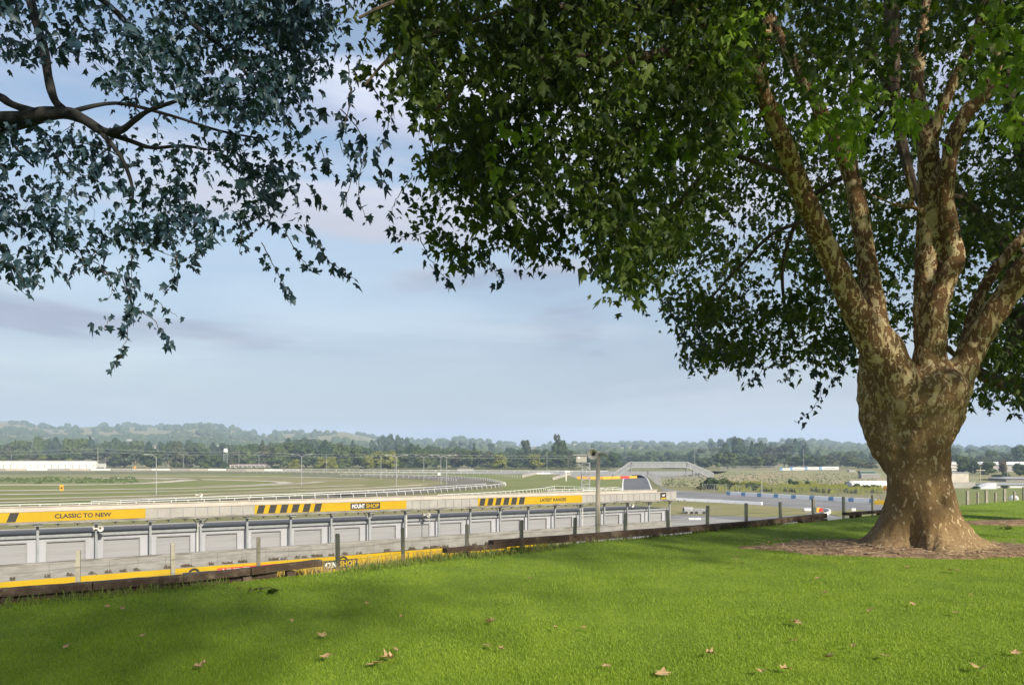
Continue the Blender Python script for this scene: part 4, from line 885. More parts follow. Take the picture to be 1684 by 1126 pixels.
# ---- leaves
LO=np.array([(0,0),(.30,-.04),(.46,.10),(.27,.24),(.54,.52),(.21,.52),(0,.98),(-.21,.52),(-.54,.52),(-.27,.24),(-.46,.10),(-.30,-.04)])
LT=np.zeros((13,3)); LT[:12,:2]=LO; LT[12,:2]=(0,.36); LT[:12,2]=-.22*np.abs(LO[:,0])-.10*np.maximum(0,LO[:,1]-.4)*2; LT[12,2]=.03
LF=np.array([(12,i,(i+1)%12) for i in range(12)])
def lt_var(a,b_,c,curl,fold):
    t=LT.copy(); t[:,0]*=a; t[[4,8],0]*=b_; t[[4,8],1]*=c; t[[2,10],0]*=b_
    t[:,2]=-fold*np.abs(t[:,0])-curl*np.maximum(0,t[:,1]-.3)**1.4; t[12,2]+=.04; t[:6,0]*=1+.12*math.sin(a*9); return t
LTS=np.array([lt_var(1,1,1,.25,.25),lt_var(.72,.9,.9,.7,.9),lt_var(1.1,.75,1.1,.5,.4),lt_var(.55,.85,1.05,1.1,1.3),lt_var(.9,.6,.85,.3,.6)])
def leaves_mesh(name,pos,size,m,parent,down=(.2,1.0),axis=None,flat=.55,stem=None):
    n=len(pos)
    th=rng.uniform(0,2*np.pi,n)
    a=np.stack([np.cos(th),np.sin(th),-rng.uniform(down[0],down[1],n)*1.3],1)
    if axis is not None: a=a*.6+axis
    a/=np.linalg.norm(a,axis=1,keepdims=True)
    up=np.stack([rng.normal(0,flat,n),rng.normal(0,flat,n),np.ones(n)],1)
    s=np.cross(a,up); s/=np.linalg.norm(s,axis=1,keepdims=True)+1e-9; nrm=np.cross(s,a)
    sz=(size*np.clip(rng.lognormal(-.05,.32,n),.4,1.7))[:,None,None] if not hasattr(size,'__len__') else np.asarray(size)[:,None,None]
    cur=rng.uniform(.3,2.2,n)[:,None,None]
    T_=LTS[rng.integers(0,5,n)]+rng.normal(0,.035,(n,13,3))
    V=(T_[:,:,0:1]*s[:,None,:]+T_[:,:,1:2]*a[:,None,:]+T_[:,:,2:3]*cur*nrm[:,None,:])*sz+pos[:,None,:]
    Fa=(LF[None]+(np.arange(n)*13)[:,None,None]).reshape(-1,3)
    V=V.reshape(-1,3)-np.array(parent.location)
    if stem is not None:
        sv=np.array([tuple(v) for v in stem.v])-np.array(parent.location); sf=[]
        for f in stem.f: sf+=[(f[0],f[i],f[i+1]) for i in range(1,len(f)-1)]
        sf=np.array(sf)+len(V); mi=np.concatenate([np.zeros(len(Fa),np.int32),np.ones(len(sf),np.int32)])
        return np_mesh(name,np.concatenate([V,sv]),np.concatenate([Fa,sf]),[m,m_twig],parent,mi=mi)
    return np_mesh(name,V,Fa,m,parent)
def inpoly(px,py,poly):
    c=np.zeros(len(px),bool); n=len(poly)
    for i in range(n):
        x1,y1=poly[i]; x2,y2=poly[(i+1)%n]
        cond=((y1>py)!=(y2>py))&(px<(x2-x1)*(py-y1)/((y2-y1) if y2!=y1 else 1e-9)+x1); c^=cond
    return c
def region(poly,n,Y0,Y1,thr=None,fs=1.0,seed=0.):
    """cluster centres in a part of the crown traced from the photo, spread through its real depth, thinned by 3-D noise"""
    xs=[p[0] for p in poly]; ys=[p[1] for p in poly]; out_=[]
    while len(out_)<n:
        px=rng.uniform(min(xs),max(xs),n*3); py=rng.uniform(min(ys),max(ys),n*3); Y=rng.uniform(Y0,Y1,n*3); ok=inpoly(px,py,poly)
        for a,b_,y in zip(px[ok],py[ok],Y[ok]):
            v=P(a,b_,y)
            if thr is not None and mnoise.noise(Vector((v.x*fs+seed,v.y*fs,v.z*fs*1.2)))<thr: continue
            out_.append(v[:])
            if len(out_)>=n: break
    return np.array(out_)
def crown_outside(c,rd,n):
    out_=[]
    while len(out_)<n:
        p=rng.uniform(-1,1,3); q=np.linalg.norm(p)
        if q>1 or q<.45: continue
        v=np.array(c)+p*np.array(rd)
        if v[2]<3.2: continue
        if v[1]>1:
            px=v[0]/v[1]*F+HX; py=HY-(v[2]-EYE)/v[1]*F
            if -230<px<1880 and -250<py<1200: continue
        elif np.linalg.norm(v-np.array((0,0,EYE)))<3.5: continue
        out_.append(v)
    return np.array(out_)
def leafed(cl,per,sig,rp=None):
    n=len(cl); k=per; off=rng.normal(0,1,(n,k,3))*np.array((sig,sig,sig*.75)); return (cl[:,None,:]+off).reshape(-1,3)
def grow(nodes,cl,mb,r0=.011,r1=.004,maxr=3.5):
    """connect cluster centres to the nearest wood, nearest first, with sagging twigs"""
    nodes=np.array(nodes,float); d=np.array([np.min(np.linalg.norm(nodes[:,:3]-c,axis=1)) for c in cl]); order=np.argsort(d)
    N_=np.zeros((len(nodes)+len(cl)*2,4)); N_[:len(nodes)]=nodes; cnt=len(nodes)
    for i in order:
        c=cl[i]; dd=np.linalg.norm(N_[:cnt,:3]-c,axis=1)+np.where(N_[:cnt,2]<c[2]-1.0,.8,0); j=int(np.argmin(dd)); a=N_[j,:3]; L_=np.linalg.norm(c-a)
        rs=min(N_[j,3]*.6,r0+.004*L_)
        mid=(a+c)/2+np.array((rng.normal(0,.08*L_),rng.normal(0,.08*L_),.10*L_)); m2=a*.2+mid*.8-np.array((0,0,0)) 
        mb.tube([a,(a+mid)/2+rng.normal(0,.02*L_,3),mid,(mid+c)/2+rng.normal(0,.03*L_,3),c],[rs,rs*.8,rs*.7,rs*.55,r1],4,cap=False)
        N_[cnt]=(*mid,rs*.75); N_[cnt+1]=(*c,max(r1*1.3,rs*.6)); cnt+=2
def spray_leaves(sprays,par,m,size,sp=.062):
    for pts in sprays:
        pos=[]; mb=MB()
        q=smooth_pts([np.array(P(*p)[:]) for p in pts],6); q=np.array(q)
        q+=rng.normal(0,.012,q.shape)
        L_=len(q); mb.tube([tuple(v) for v in q],[.008-.005*i/L_ for i in range(L_)],4,cap=False)
        seg=np.linalg.norm(np.diff(q,axis=0),axis=1); cum=np.concatenate([[0],np.cumsum(seg)]); s=.0
        while s<cum[-1]:
            i=min(np.searchsorted(cum,s,side='right')-1,L_-2); t_=(s-cum[i])/max(seg[i],1e-6); p=q[i]*(1-t_)+q[i+1]*t_
            dens=.6+.9*(s/cum[-1])
            if rng.random()<dens: pos.append(p+rng.normal(0,.045,3)); 
            if rng.random()<.5*(s/cum[-1]): pos.append(p+rng.normal(0,.07,3))
            s+=sp
        if not pos: continue
        leaves_mesh('leafy_spray',np.array(pos),size,m,par,down=(.4,1.4),stem=mb)
# main crown
limbnodes=[v for k_,q in BR.items() if k_ not in('back','G','G2') for v in q if v[2]>3.2]
# secondary boughs reaching left over the lawn
SEC={'h':[(1215,100,22,11.2),(1120,85,18,10.6),(1020,100,15,10.2),(930,90,12,10),(840,110,9,9.8),(760,140,7,9.6),(700,200,5,9.5)],
'i':[(1300,290,10,12.3),(1250,270,8,12.6),(1190,250,7,12.9),(1120,235,9,13.2),(1040,250,7,13.4),(960,300,5,13.5)],
'j':[(1120,0,16,10.4),(1000,20,13,10),(880,10,11,9.8),(760,40,8,9.6),(660,80,6,9.5),(600,140,4,9.5)],
'k':[(1190,250,10,12.9),(1120,330,9,13.6),(1060,390,7,14),(1020,440,5,14.2)],
'l':[(1340,360,8,12.7),(1270,385,6,14),(1215,440,5,15),(1170,490,4,15.6),(1140,540,3,16)],
'm':[(1398,285,9,13.5),(1330,330,8,15),(1290,420,6,16.2),(1290,500,5,16.8),(1310,570,3,17)],
'n':[(1030,-90,12,9.6),(900,-60,12,9.2),(780,-20,10,9),(660,0,8,9),(590,30,5,9)],
'o':[(1555,320,8,13.4),(1590,330,7,15),(1640,380,10,16.5),(1690,420,7,17.5)],
'p':[(1467,140,25,15),(1467,60,25,15),(1465,-20,24,15),(1460,-150,20,15)],'p2':[(1467,140,22,15),(1480,220,18,15),(1500,300,14,14.6),(1520,350,10,14)],
'q':[(1840,100,18,11.6),(1760,30,12,11),(1700,-20,10,10.6)]}
wood=MB(); nodes=list(limbnodes)
for k_,sp in SEC.items():
    q=limb_pts(sp); nodes+=q; wood.tube([v[:3] for v in q],[max(.01,v[3]) for v in q],8)
wood.tube([tuple(v[:3]) for v in limb_pts([(1413,292,5,13.2),(1409,270,5,13.1),(1405,230,4.5,13.1),(1399,180,4,13),(1399,130,3.6,13),(1395,85,3.4,13),(1402,70,3,13),(1412,48,2.6,13)])],[.024-.0005*i for i in range(36)],6)
R1=[(640,-250),(1200,-250),(1230,120),(1180,300),(1120,420),(1040,480),(985,440),(975,370),(930,320),(880,340),(800,365),(760,370),(720,365),(705,330),(712,270),(708,220),(685,160),(665,110),(650,50)]
R1c=[(560,-200),(650,-200),(660,150),(640,170),(600,130),(565,60)]
R1b=[(690,330),(980,330),(975,400),(900,410),(860,430),(780,420),(735,440),(690,430),(665,385)]
R2=[(1050,-250),(1900,-250),(1900,600),(1680,620),(1620,590),(1560,540),(1480,560),(1440,570),(1360,560),(1280,520),(1210,545),(1150,540),(1110,500),(1060,490),(1000,440),(990,330),(1020,200)]
R2b=[(1110,480),(1420,520),(1400,600),(1340,600),(1260,590),(1200,600),(1140,590),(1100,540)]
R2c=[(1590,560),(1800,560),(1800,680),(1690,670),(1640,665),(1600,640)]
R3=[(1150,-250),(1900,-250),(1900,150),(1700,110),(1600,90),(1480,120),(1380,150),(1300,120),(1220,160),(1150,120)]
clF=np.concatenate([region(R1,1120,8.8,14.5,-.06,.9),region(R1b,46,11.5,13.5,-.1,1.2,4),region(R1c,20,9.5,12,-.05,1.2,4)])
clB=np.concatenate([region(R2,1350,14.2,20,-.14,.7,9),region(R2b,120,14.5,18,-.05,1,3),region(R2c,60,14,18,-.05,1,7)])
clR=region(R3,260,8.8,12.2,-.02,.9,2)
clO=crown_outside((7,13,9.5),(10.5,10,7.0),620)
tw=MB()
nodes=[n_ for n_ in nodes]
grow(nodes,np.concatenate([clF,clB,clR]),tw)
sprM=[[(690,380,12.4),(660,390,12.4),(640,372,12.4)],[(690,390,12.2),(715,440,12.2),(738,462,12.2)],[(790,400,12.3),(810,440,12.3),(827,466,12.3)],[(880,360,12.5),(900,400,12.5),(890,452,12.5)],[(850,400,12.6),(853,440,12.6)],[(680,290,12.0),(650,330,12),(640,360,12)],[(740,420,12.4),(770,445,12.4)],
[(960,400,13.2),(975,440,13.2),(1000,470,13.2)],[(1040,470,13.6),(1060,515,13.6)],[(1100,500,14),(1120,560,14),(1130,598,14)],[(1180,560,15),(1200,600,15),(1240,605,15)],[(1330,580,15),(1350,630,15),(1338,670,15),(1308,694,15)],[(1235,580,15),(1255,605,15),(1220,636,15)],[(1280,570,15),(1300,600,15),(1286,630,15)],[(1370,570,15),(1385,600,15),(1360,640,15)],
[(1620,610,16),(1630,650,16),(1625,680,16)],[(1650,620,16),(1670,660,16),(1665,683,16)],[(1690,620,16),(1684,655,16)],[(560,180,10.5),(600,230,10.5),(590,310,10.5),(602,360,10.5)],[(600,130,10.3),(640,190,10.3),(620,260,10.3),(632,300,10.3)],[(570,90,10),(575,160,10),(560,235,10),(570,260,10)],[(600,220,10.6),(575,300,10.6),(570,345,10.6)],[(930,340,13),(915,400,13),(935,440,13)],[(1150,545,15),(1165,590,15)],[(1405,560,15),(1395,590,15)]]
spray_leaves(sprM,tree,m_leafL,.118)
wood.add(tw.v,tw.f); wood.build('branch',m_barkd,None)
bo=C.objects['branch']; bo.parent=tree; bo.matrix_parent_inverse=Matrix.Translation(-tree.location)
pos=np.concatenate([leafed(clF,21,.175),leafed(clB,21,.215),leafed(clR,15,.18)])
print('main leaves',len(pos))
cr=leaves_mesh('crown',pos,.120,m_leafM,tree)
leaves_mesh('upper_crown',leafed(clO,14,.40),.30,m_leafM,tree)
fy=np.concatenate([region([(1290,110),(1400,100),(1450,140),(1420,250),(1380,260),(1310,180)],30,10.8,12.2),region([(1470,160),(1530,170),(1520,215),(1470,205)],7,11,12.2),region([(1600,20),(1760,0),(1760,240),(1660,230),(1620,120)],50,9.2,11.5),region([(1150,20),(1250,0),(1240,80),(1160,90)],20,9.2,10.6),region([(1000,100),(1250,60),(1200,300),(1050,260)],22,9.6,10.6),region([(760,230),(960,200),(960,270),(780,260)],6,9.6,10.4)])
leaves_mesh('fresh_sunlit_leaves',leafed(fy,9,.16),.15,m_leafY,tree)
# left plane tree, its trunk just outside the frame
LX,LY=-11.5,13.0; lz=lawn_z(LX,LY)
lt=empty('plane_tree',(LX,LY,lz),'plane tree outside the left edge, its dark bough and leafy sprays filling the upper left','tree')
def lp(x,y,r_,Y): v=P(x,y,Y); return (v.x,v.y,v.z,r_/2/F*Y)
tm=MB(); tm.tube([(LX,LY,lz-.2),(LX,LY,lz+.3),(LX+.05,LY,2),(LX+.2,LY-.1,4),(LX+.1,LY,6.5),(LX-.3,LY+.3,10)],[.95,.62,.50,.44,.34,.15],20)
LB=[[(-260,300,46,12.9),(-120,235,34,12.6),(-30,200,27,12.3),(30,196,25,12.1),(70,188,23,12),(110,186,20,12),(140,198,17,11.9),(170,216,14,11.9),(200,214,11,11.8),(225,195,9,11.7),(250,180,7,11.6),(310,160,5,11.5)],
[(-120,235,30,12.6),(-20,210,22,12.4),(30,205,18,12.2),(90,188,14,12)],[(-40,150,16,12.5),(0,160,14,12.3),(20,172,12,12.2),(60,186,14,12)],
[(110,186,14,12),(90,165,13,12.1),(80,130,14,12.2),(72,80,14,12.3),(55,20,14,12.5),(30,-80,12,12.8)],
[(170,216,10,11.9),(215,232,8,12),(250,243,6,12.1),(300,240,5,12.1),(340,246,4,12.2)],[(165,216,9,11.9),(200,260,7,11.8),(218,310,5,11.8),(214,345,3.5,11.7)],
[(20,235,5,12),(40,260,4,12),(56,275,3,12)],[(110,186,8,12),(190,170,6,12.3),(280,190,5,12.5),(360,215,4,12.6),(440,230,3,12.7)],
[(-260,200,34,13),(-60,60,26,13.5),(80,-60,20,13.6),(260,-90,16,13.2),(420,-60,12,12.8),(540,0,8,12.5)],[(260,-90,12,13.2),(300,20,9,12.9),(380,90,7,12.7),(430,160,5,12.6)],[(80,-60,14,13.6),(180,10,10,13.2),(230,70,8,13),(250,130,5,12.8)]]
ln=[]
for sp in LB:
    q=smooth_pts([np.array(lp(*s)) for s in sp],5); ln+=q; tm.tube([v[:3] for v in q],[max(.008,v[3]*(1+.06*math.sin(i))) for i,v in enumerate(q)],9)
L1=[(-250,-250),(550,-250),(545,40),(505,120),(480,200),(430,235),(360,220),(300,200),(220,180),(150,120),(80,90),(-250,140)]
L1b=[(330,-200),(550,-200),(545,60),(500,180),(430,200),(350,160)]
L2=[(-250,150),(60,200),(130,230),(240,220),(330,230),(420,240),(490,200),(500,260),(475,340),(495,390),(470,400),(440,390),(350,380),(290,390),(260,400),(180,400),(100,420),(40,440),(-250,450)]
clL=np.concatenate([region(L1,350,9.8,14.5,-.06,1.0,5),region(L1b,105,10,14,-.06,.9,6),region(L2,190,10.8,13.6,-.02,1.1,8)])
grow(ln,clL,tm)
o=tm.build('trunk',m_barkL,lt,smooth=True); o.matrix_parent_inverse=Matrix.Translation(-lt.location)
sprL=[[(192,440,11.8),(214,500,11.8),(206,560,11.8),(186,606,11.8)],[(214,500,11.8),(255,530,11.8),(286,572,11.8)],[(214,345,11.7),(216,420,11.7),(218,490,11.75),(200,545,11.75)],[(230,400,11.6),(300,425,11.6),(335,400,11.6)],[(60,400,11.6),(62,470,11.6)],[(110,400,11.6),(150,440,11.6),(195,455,11.6)],[(236,480,11.7),(262,500,11.7),(292,520,11.7)],
[(430,400,11.4),(458,450,11.4),(478,490,11.4)],[(500,370,11.4),(545,430,11.4),(586,462,11.4)],[(470,380,11.6),(500,430,11.6),(520,440,11.6)],[(-10,380,11.6),(25,440,11.6),(48,476,11.6)],[(170,400,11.5),(120,450,11.5),(90,440,11.5)],[(0,430,11.5),(-30,470,11.5)],[(280,380,11.6),(290,440,11.6),(270,480,11.6)],[(350,370,11.7),(330,410,11.7),(310,440,11.7)],[(400,370,11.8),(395,420,11.8)],[(180,520,11.8),(172,540,11.8)],[(150,425,11.6),(185,465,11.6),(180,490,11.6)],[(505,300,11.5),(540,350,11.5)],[(520,230,11.5),(548,290,11.5)]]
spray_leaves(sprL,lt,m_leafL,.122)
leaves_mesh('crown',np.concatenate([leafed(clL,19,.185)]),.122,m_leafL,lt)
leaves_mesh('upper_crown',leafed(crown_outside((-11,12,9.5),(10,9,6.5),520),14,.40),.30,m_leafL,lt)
# right plane tree behind, trunk just outside the frame
RX,RY=(1752-HX)/F*18.0,18.0; rz=lawn_z(RX,RY)
rt=empty('plane_tree',(RX,RY,rz),'third plane tree behind at the right edge, its dark bough crossing behind the great tree','tree')
tm=MB(); tm.tube([(RX,RY,rz-.2),(RX,RY,rz+.15),(RX,RY,1.2),(RX-.1,RY,3.2),(RX,RY,6),(RX+.3,RY,11)],[1.05,.62,.48,.45,.36,.15],20)
rn=[]
for sp in ([(1725,700,50,18),(1684,640,34,17.6),(1640,628,24,17.3),(1610,612,17,17),(1580,590,10,16.8),(1540,560,6,16.6)],[(1725,560,50,18),(1684,520,44,17.6),(1670,560,30,17.4),(1650,600,18,17.2)],[(1725,500,40,18),(1640,400,30,18.5),(1560,300,22,19),(1480,180,16,19),(1420,60,10,19)],[(1725,400,36,18),(1690,280,28,18),(1650,120,20,18),(1610,-40,12,18)]):
    q=smooth_pts([np.array(lp(*s)) for s in sp],5); rn+=q; tm.tube([v[:3] for v in q],[v[3] for v in q],9)
clX=region([(1250,-200),(1900,-200),(1900,640),(1640,640),(1560,560),(1480,500),(1380,520),(1290,440),(1240,300)],520,17.5,22,-.15,.5,1)
grow(rn,clX,tm); o=tm.build('trunk',m_barkd,rt,smooth=True); o.matrix_parent_inverse=Matrix.Translation(-rt.location)
leaves_mesh('crown',leafed(clX,14,.34),.19,m_leafM,rt)
leaves_mesh('upper_crown',leafed(crown_outside((13,19,10),(9,9,7),260),14,.45),.34,m_leafM,rt)
# an unseen fourth plane tree, added behind the viewer to shade the lawn's left side
SH=[((-4.4,8.6),(1.6,1.2),22),((-3.6,7.2),(2.0,1.7),66),((-1.2,9.0),(1.6,.8),9),((-4.2,5.6),(1.6,.8),20),((1.2,12.3),(3.0,1.0),14),((5.0,15.0),(2.0,1.2),26)]
cl4=[]
hv=Vector((sd.x,sd.y,0))/sd.z
for (cx_,cy_),(rx_,ry_),n_ in SH:
    for _ in range(n_):
        a=rng.uniform(0,6.28); q=math.sqrt(rng.uniform(0,1)); h=rng.uniform(5.2,8.2); x=cx_+rx_*q*math.cos(a)+hv.x*h; y=cy_+ry_*q*math.sin(a)+hv.y*h
        if y>1.0 and abs(x/y)<.72 and (h-EYE)/y<.66: continue
        cl4.append((x,y,h))
cl4=np.array(cl4); bx,by=2.5,-9.0; bz=lawn_z(bx,by)
t4=empty('plane_tree',(bx,by,bz),'unseen plane tree added behind the viewer, its crown shading the left of the lawn','tree')
tm=MB(); tm.tube([(bx,by,bz-.2),(bx,by,bz+.2),(bx,by,2),(bx-.3,by+.2,4.5),(bx-.4,by+.5,7.5)],[.95,.6,.48,.38,.2],20)
q4=[]
for k in range(6):
    j=rng.integers(0,len(cl4)); c=cl4[j]; q=smooth_pts([np.array((bx-.3,by+.2,4.2,.20)),np.array((bx*.6+c[0]*.4,by*.6+c[1]*.4,5.4,.14)),np.array((*c,.05))],6); q4+=q; tm.tube([v[:3] for v in q],[v[3] for v in q],8)
grow(q4,cl4,tm); o=tm.build('trunk',m_barkd,t4,smooth=True); o.matrix_parent_inverse=Matrix.Translation(-t4.location)  # trunk of the added unseen tree
leaves_mesh('crown',leafed(cl4,13,.38),.20,m_leafM,t4)  # crown of the added unseen tree, there to shade the lawn
# dirt round the trunks
def dirt(cx,cy,rx,ry,hump,label_seed):
    n,m_=72,14; vs=[(cx,cy,lawn_z(cx,cy)+.03)]; 
    for j in range(1,m_+1):
        t_=j/m_
        for k in range(n):
            a=2*math.pi*k/n; e_=1+.16*mnoise.noise(Vector((math.cos(a)*1.5+label_seed,math.sin(a)*1.5,0)))+.10*mnoise.noise(Vector((math.cos(a)*6+label_seed,math.sin(a)*6,1)))
            x=cx+rx*t_*e_*math.cos(a); y=cy+ry*t_*e_*math.sin(a)
            z=lawn_z(x,y)+.02+hump*max(0,1-t_)**1.5+(.02*abs(mnoise.noise(Vector((x*6,y*6,0)))) if j<m_ else -.02); vs.append((x,y,z))
    fs=[(0,1+k,1+(k+1)%n) for k in range(n)]+[(1+(j-1)*n+k,1+j*n+k,1+j*n+(k+1)%n,1+(j-1)*n+(k+1)%n) for j in range(1,m_) for k in range(n)]
    o=MB().add(vs,fs).build('bare_dirt',m_dirt,smooth=True); tag(o,kind='structure')
dirt(TX-.15,TY-.05,2.5,1.28,.10,1.0); dirt(RX-.3,RY-.15,2.3,.85,.12,5.0); dirt((1310-HX)/F*13.0,13.1,.95,.30,.0,9.0)
def in_dirt(x,y): return (((x-TX+.15)/2.42)**2+((y-TY+.05)/1.22)**2<1)|(((x-RX+.3)/2.2)**2+((y-RY+.15)/.8)**2<1)
# twig debris on the dirt
deb=MB()
for i in range(420):
    a=rng.uniform(0,2*np.pi); t_=rng.uniform(.35,1.12); x=TX-.15+2.4*t_*math.cos(a); y=TY+1.25*t_*math.sin(a); z=lawn_z(x,y)+.045+.10*max(0,1-t_)**1.5; l=rng.uniform(.03,.14); b_=rng.uniform(0,np.pi)
    deb.beam((x,y,z),(x+l*math.cos(b_),y+l*math.sin(b_),z+rng.uniform(0,.02)),rng.uniform(.006,.03),.006)
tag(deb.build('bark_debris',mat('bark_litter',(.22,.15,.09),1,island=(.42,.32,.20))),'flakes of fallen bark and twigs scattered on the bare dirt round the great plane tree','bark litter',kind='stuff')
# ------------------------------------------------------------------ grass
m_grass=mat('grass_blades',(.105,.185,.008),.6,(.205,.285,.020),scale=1.1,detail=8,lo=.38,hi=.62,island=(.26,.34,.035),translucent=(.35,(1.4,1.6,.6)))
def blades(n,Ya,Yb,h0,h1,w0,name,m,label,seed=1,cond=None):
    u=rng.uniform(0,1,n*2); Y=1/((1/Ya)*(1-u)+(1/Yb)*u); X=rng.uniform(-.74,.74,n*2)*Y
    nn_=-sn_*X+cs_*Y; ss=cs_*X+sn_*Y; en=np.interp(ss,ES,EN); ok=(nn_<en+.35+rng.normal(0,.12,n*2))&(~in_dirt(X,Y))
    X,Y=X[ok][:n],Y[ok][:n]; k=len(X)
    Z=np.array([lawn_z(a,b_) for a,b_ in zip(X,Y)])-.004
    hh=rng.uniform(h0,h1,k)*(1+.25*np.sin(X*2.1+1.3*np.sin(Y*1.7))*np.cos(Y*1.3))
    th=rng.uniform(0,2*np.pi,k); wd=w0*(.35+Y/9)*rng.uniform(.7,1.3,k); ln_=rng.uniform(.1,.9,k)*hh; la=rng.uniform(0,2*np.pi,k)
    dx,dy=np.cos(th)*wd,np.sin(th)*wd
    A=np.stack([X-dx,Y-dy,Z],1); B=np.stack([X+dx,Y+dy,Z],1)
    M1=np.stack([X+dx*.7+np.cos(la)*ln_*.35,Y+dy*.7+np.sin(la)*ln_*.35,Z+hh*.6],1); M0=np.stack([X-dx*.7+np.cos(la)*ln_*.35,Y-dy*.7+np.sin(la)*ln_*.35,Z+hh*.6],1)
    T=np.stack([X+np.cos(la)*ln_,Y+np.sin(la)*ln_,Z+hh],1)
    V=np.stack([A,B,M1,M0,T],1).reshape(-1,3); b_=np.arange(k)[:,None]*5
    Fa=np.concatenate([b_+np.array([0,1,2]),b_+np.array([0,2,3]),b_+np.array([3,2,4])])
    o=np_mesh(name,V,Fa,m); tag(o,label,'grass',kind='stuff'); return o
blades(340000,3.6,30,.012,.034,.0026,'lawn_grass',m_grass,'short green mown lawn grass sloping away beneath the trees')
# taller tufts along the edge and dry weeds on the bank
def weeds_mesh(name,spots,m,label,h0,h1,w0):
    V=[];Fa=[]
    k=len(spots); spots=np.array(spots); X,Y,Z=spots[:,0],spots[:,1],spots[:,2]; hh=rng.uniform(h0,h1,k); th=rng.uniform(0,2*np.pi,k); la=rng.uniform(0,2*np.pi,k); ln_=rng.uniform(.1,.6,k)*hh
    dx,dy=np.cos(th)*w0,np.sin(th)*w0
    A=np.stack([X-dx,Y-dy,Z],1);B=np.stack([X+dx,Y+dy,Z],1);M1=np.stack([X+dx*.8+np.cos(la)*ln_*.3,Y+dy*.8+np.sin(la)*ln_*.3,Z+hh*.6],1);M0=np.stack([X-dx*.8+np.cos(la)*ln_*.3,Y-dy*.8+np.sin(la)*ln_*.3,Z+hh*.6],1);T=np.stack([X+np.cos(la)*ln_,Y+np.sin(la)*ln_,Z+hh],1)
    V=np.stack([A,B,M1,M0,T],1).reshape(-1,3); b_=np.arange(k)[:,None]*5
    Fa=np.concatenate([b_+np.array([0,1,2]),b_+np.array([0,2,3]),b_+np.array([3,2,4])]); o=np_mesh(name,V,Fa,m); tag(o,label,'weeds',kind='stuff')
def edge_pt(px,d):
    # point at offset d beyond the lawn edge for image column px
    u=(px-HX)/F; Y=5.
    for _ in range(40):
        n_,s_=-sn_*u*Y+cs_*Y,cs_*u*Y+sn_*Y; Y+=(edge_n(s_)+d-n_)/( -sn_*u+cs_)
    return u*Y,Y
sp=[]
for i in range(2600):
    px=rng.choice([rng.uniform(-20,380),rng.uniform(560,900),rng.uniform(600,1300)]); x,y=edge_pt(px,rng.uniform(-.35,.45)); sp.append((x,y,lawn_z(x,y)-.01))
for cx_ in (790,830,870,905): 
    for i in range(130): x,y=edge_pt(cx_+rng.normal(0,18),rng.normal(-.25,.12)); sp.append((x,y,lawn_z(x,y)-.01))
weeds_mesh('edge_tufts',sp,mat('tuft',(.075,.12,.02),.9,(.13,.11,.05),scale=2,island=(.12,.16,.03)),'longer uncut grass tufts along the foot of the timber rails',.05,.13,.006)
sp=[]
for i in range(1500):
    px=rng.choice([rng.uniform(395,545),rng.uniform(430,760),rng.uniform(590,770)]); x,y=edge_pt(px,rng.uniform(.35,1.3)); sp.append((x,y,lawn_z(x,y)-.01))
weeds_mesh('dry_weeds',sp,mat('dry_weed',(.36,.27,.13),.9,island=(.20,.15,.06)),'dry tan weeds and seed heads on the bank before the yellow barrier',.10,.30,.005)
sp=[]
for i in range(900):
    px=rng.uniform(-20,1300); x,y=edge_pt(px,rng.uniform(1.5,3.5)); sp.append((x,y,lawn_z(x,y)-.01))
weeds_mesh('bank_weeds',sp,m_grass,'green weeds on the bank face below the timber rails',.1,.3,.01)
# pit wall foot weeds
mb=MB(); 
for i in range(60):
    t_=rng.uniform(-.3,1.4); v=wp(t_,.25,PL); 
    for q in range(14): 
        a=rng.uniform(0,6.28); mb.beam(v+Vector((rng.normal(0,.25),rng.normal(0,.08),0)),v+Vector((math.cos(a)*.25,0,rng.uniform(.12,.45))),.07,.05)
tag(mb.build('wall_foot_weeds',m_twig),'dark weed clumps along the foot of the pit wall','weeds',kind='stuff')
# fallen leaves
FL=[(528,1052,1.3),(534,1090,1.5),(617,1100,1.9),(636,1092,1.7),(650,1075,.9),(660,1021,.8),(325,1105,1.3),(335,1100,1),(110,1070,1.1),(800,1068,1.3),(808,1029,1.5),(825,1074,.8),(912,1040,.8),(960,1040,.9),(996,1104,1),(1037,963,.9),(1090,1115,1.6),(1170,1083,1.4),(1210,922,1.1),(1222,930,.9),(1252,1112,1.1),(1293,1108,1.4),(1278,918,1.0),(1305,1030,1.4),(1312,1033,1.3),(1306,1060,1.4),(1345,954,1.1),(1358,980,1.3),(1364,1088,1.3),(1402,1072,.9),(1432,1010,1.3),(1456,1088,1.4),(1492,938,1.2),(1500,999,1.1),(1562,942,1.5),(1573,943,1.2),(1572,1015,1.0),(1610,1110,1.7),(1670,1082,1.1),(1700,1000,1),(176,1003,.9),(200,1006,.8),(235,1052,.9),(395,973,1.2),(605,998,.8),(478,1028,.7),(1595,983,.9),(1215,912,.9),(730,1002,.7),(870,955,.8)]
kinds=['curled','flat pale','torn','folded','small crisp','broad lobed']
land=['left of the lawn middle','near the bottom edge','below the timber rails','on the bright lawn','in front of the plane tree','by the lower right corner']
def ordn(i):
    names=['first','second','third','fourth','fifth','sixth','seventh','eighth','ninth','tenth','eleventh','twelfth','thirteenth','fourteenth','fifteenth','sixteenth','seventeenth','eighteenth','nineteenth','twentieth','twenty first','twenty second','twenty third','twenty fourth','twenty fifth','twenty sixth']
    return names[min(i,25)]
zonec={}
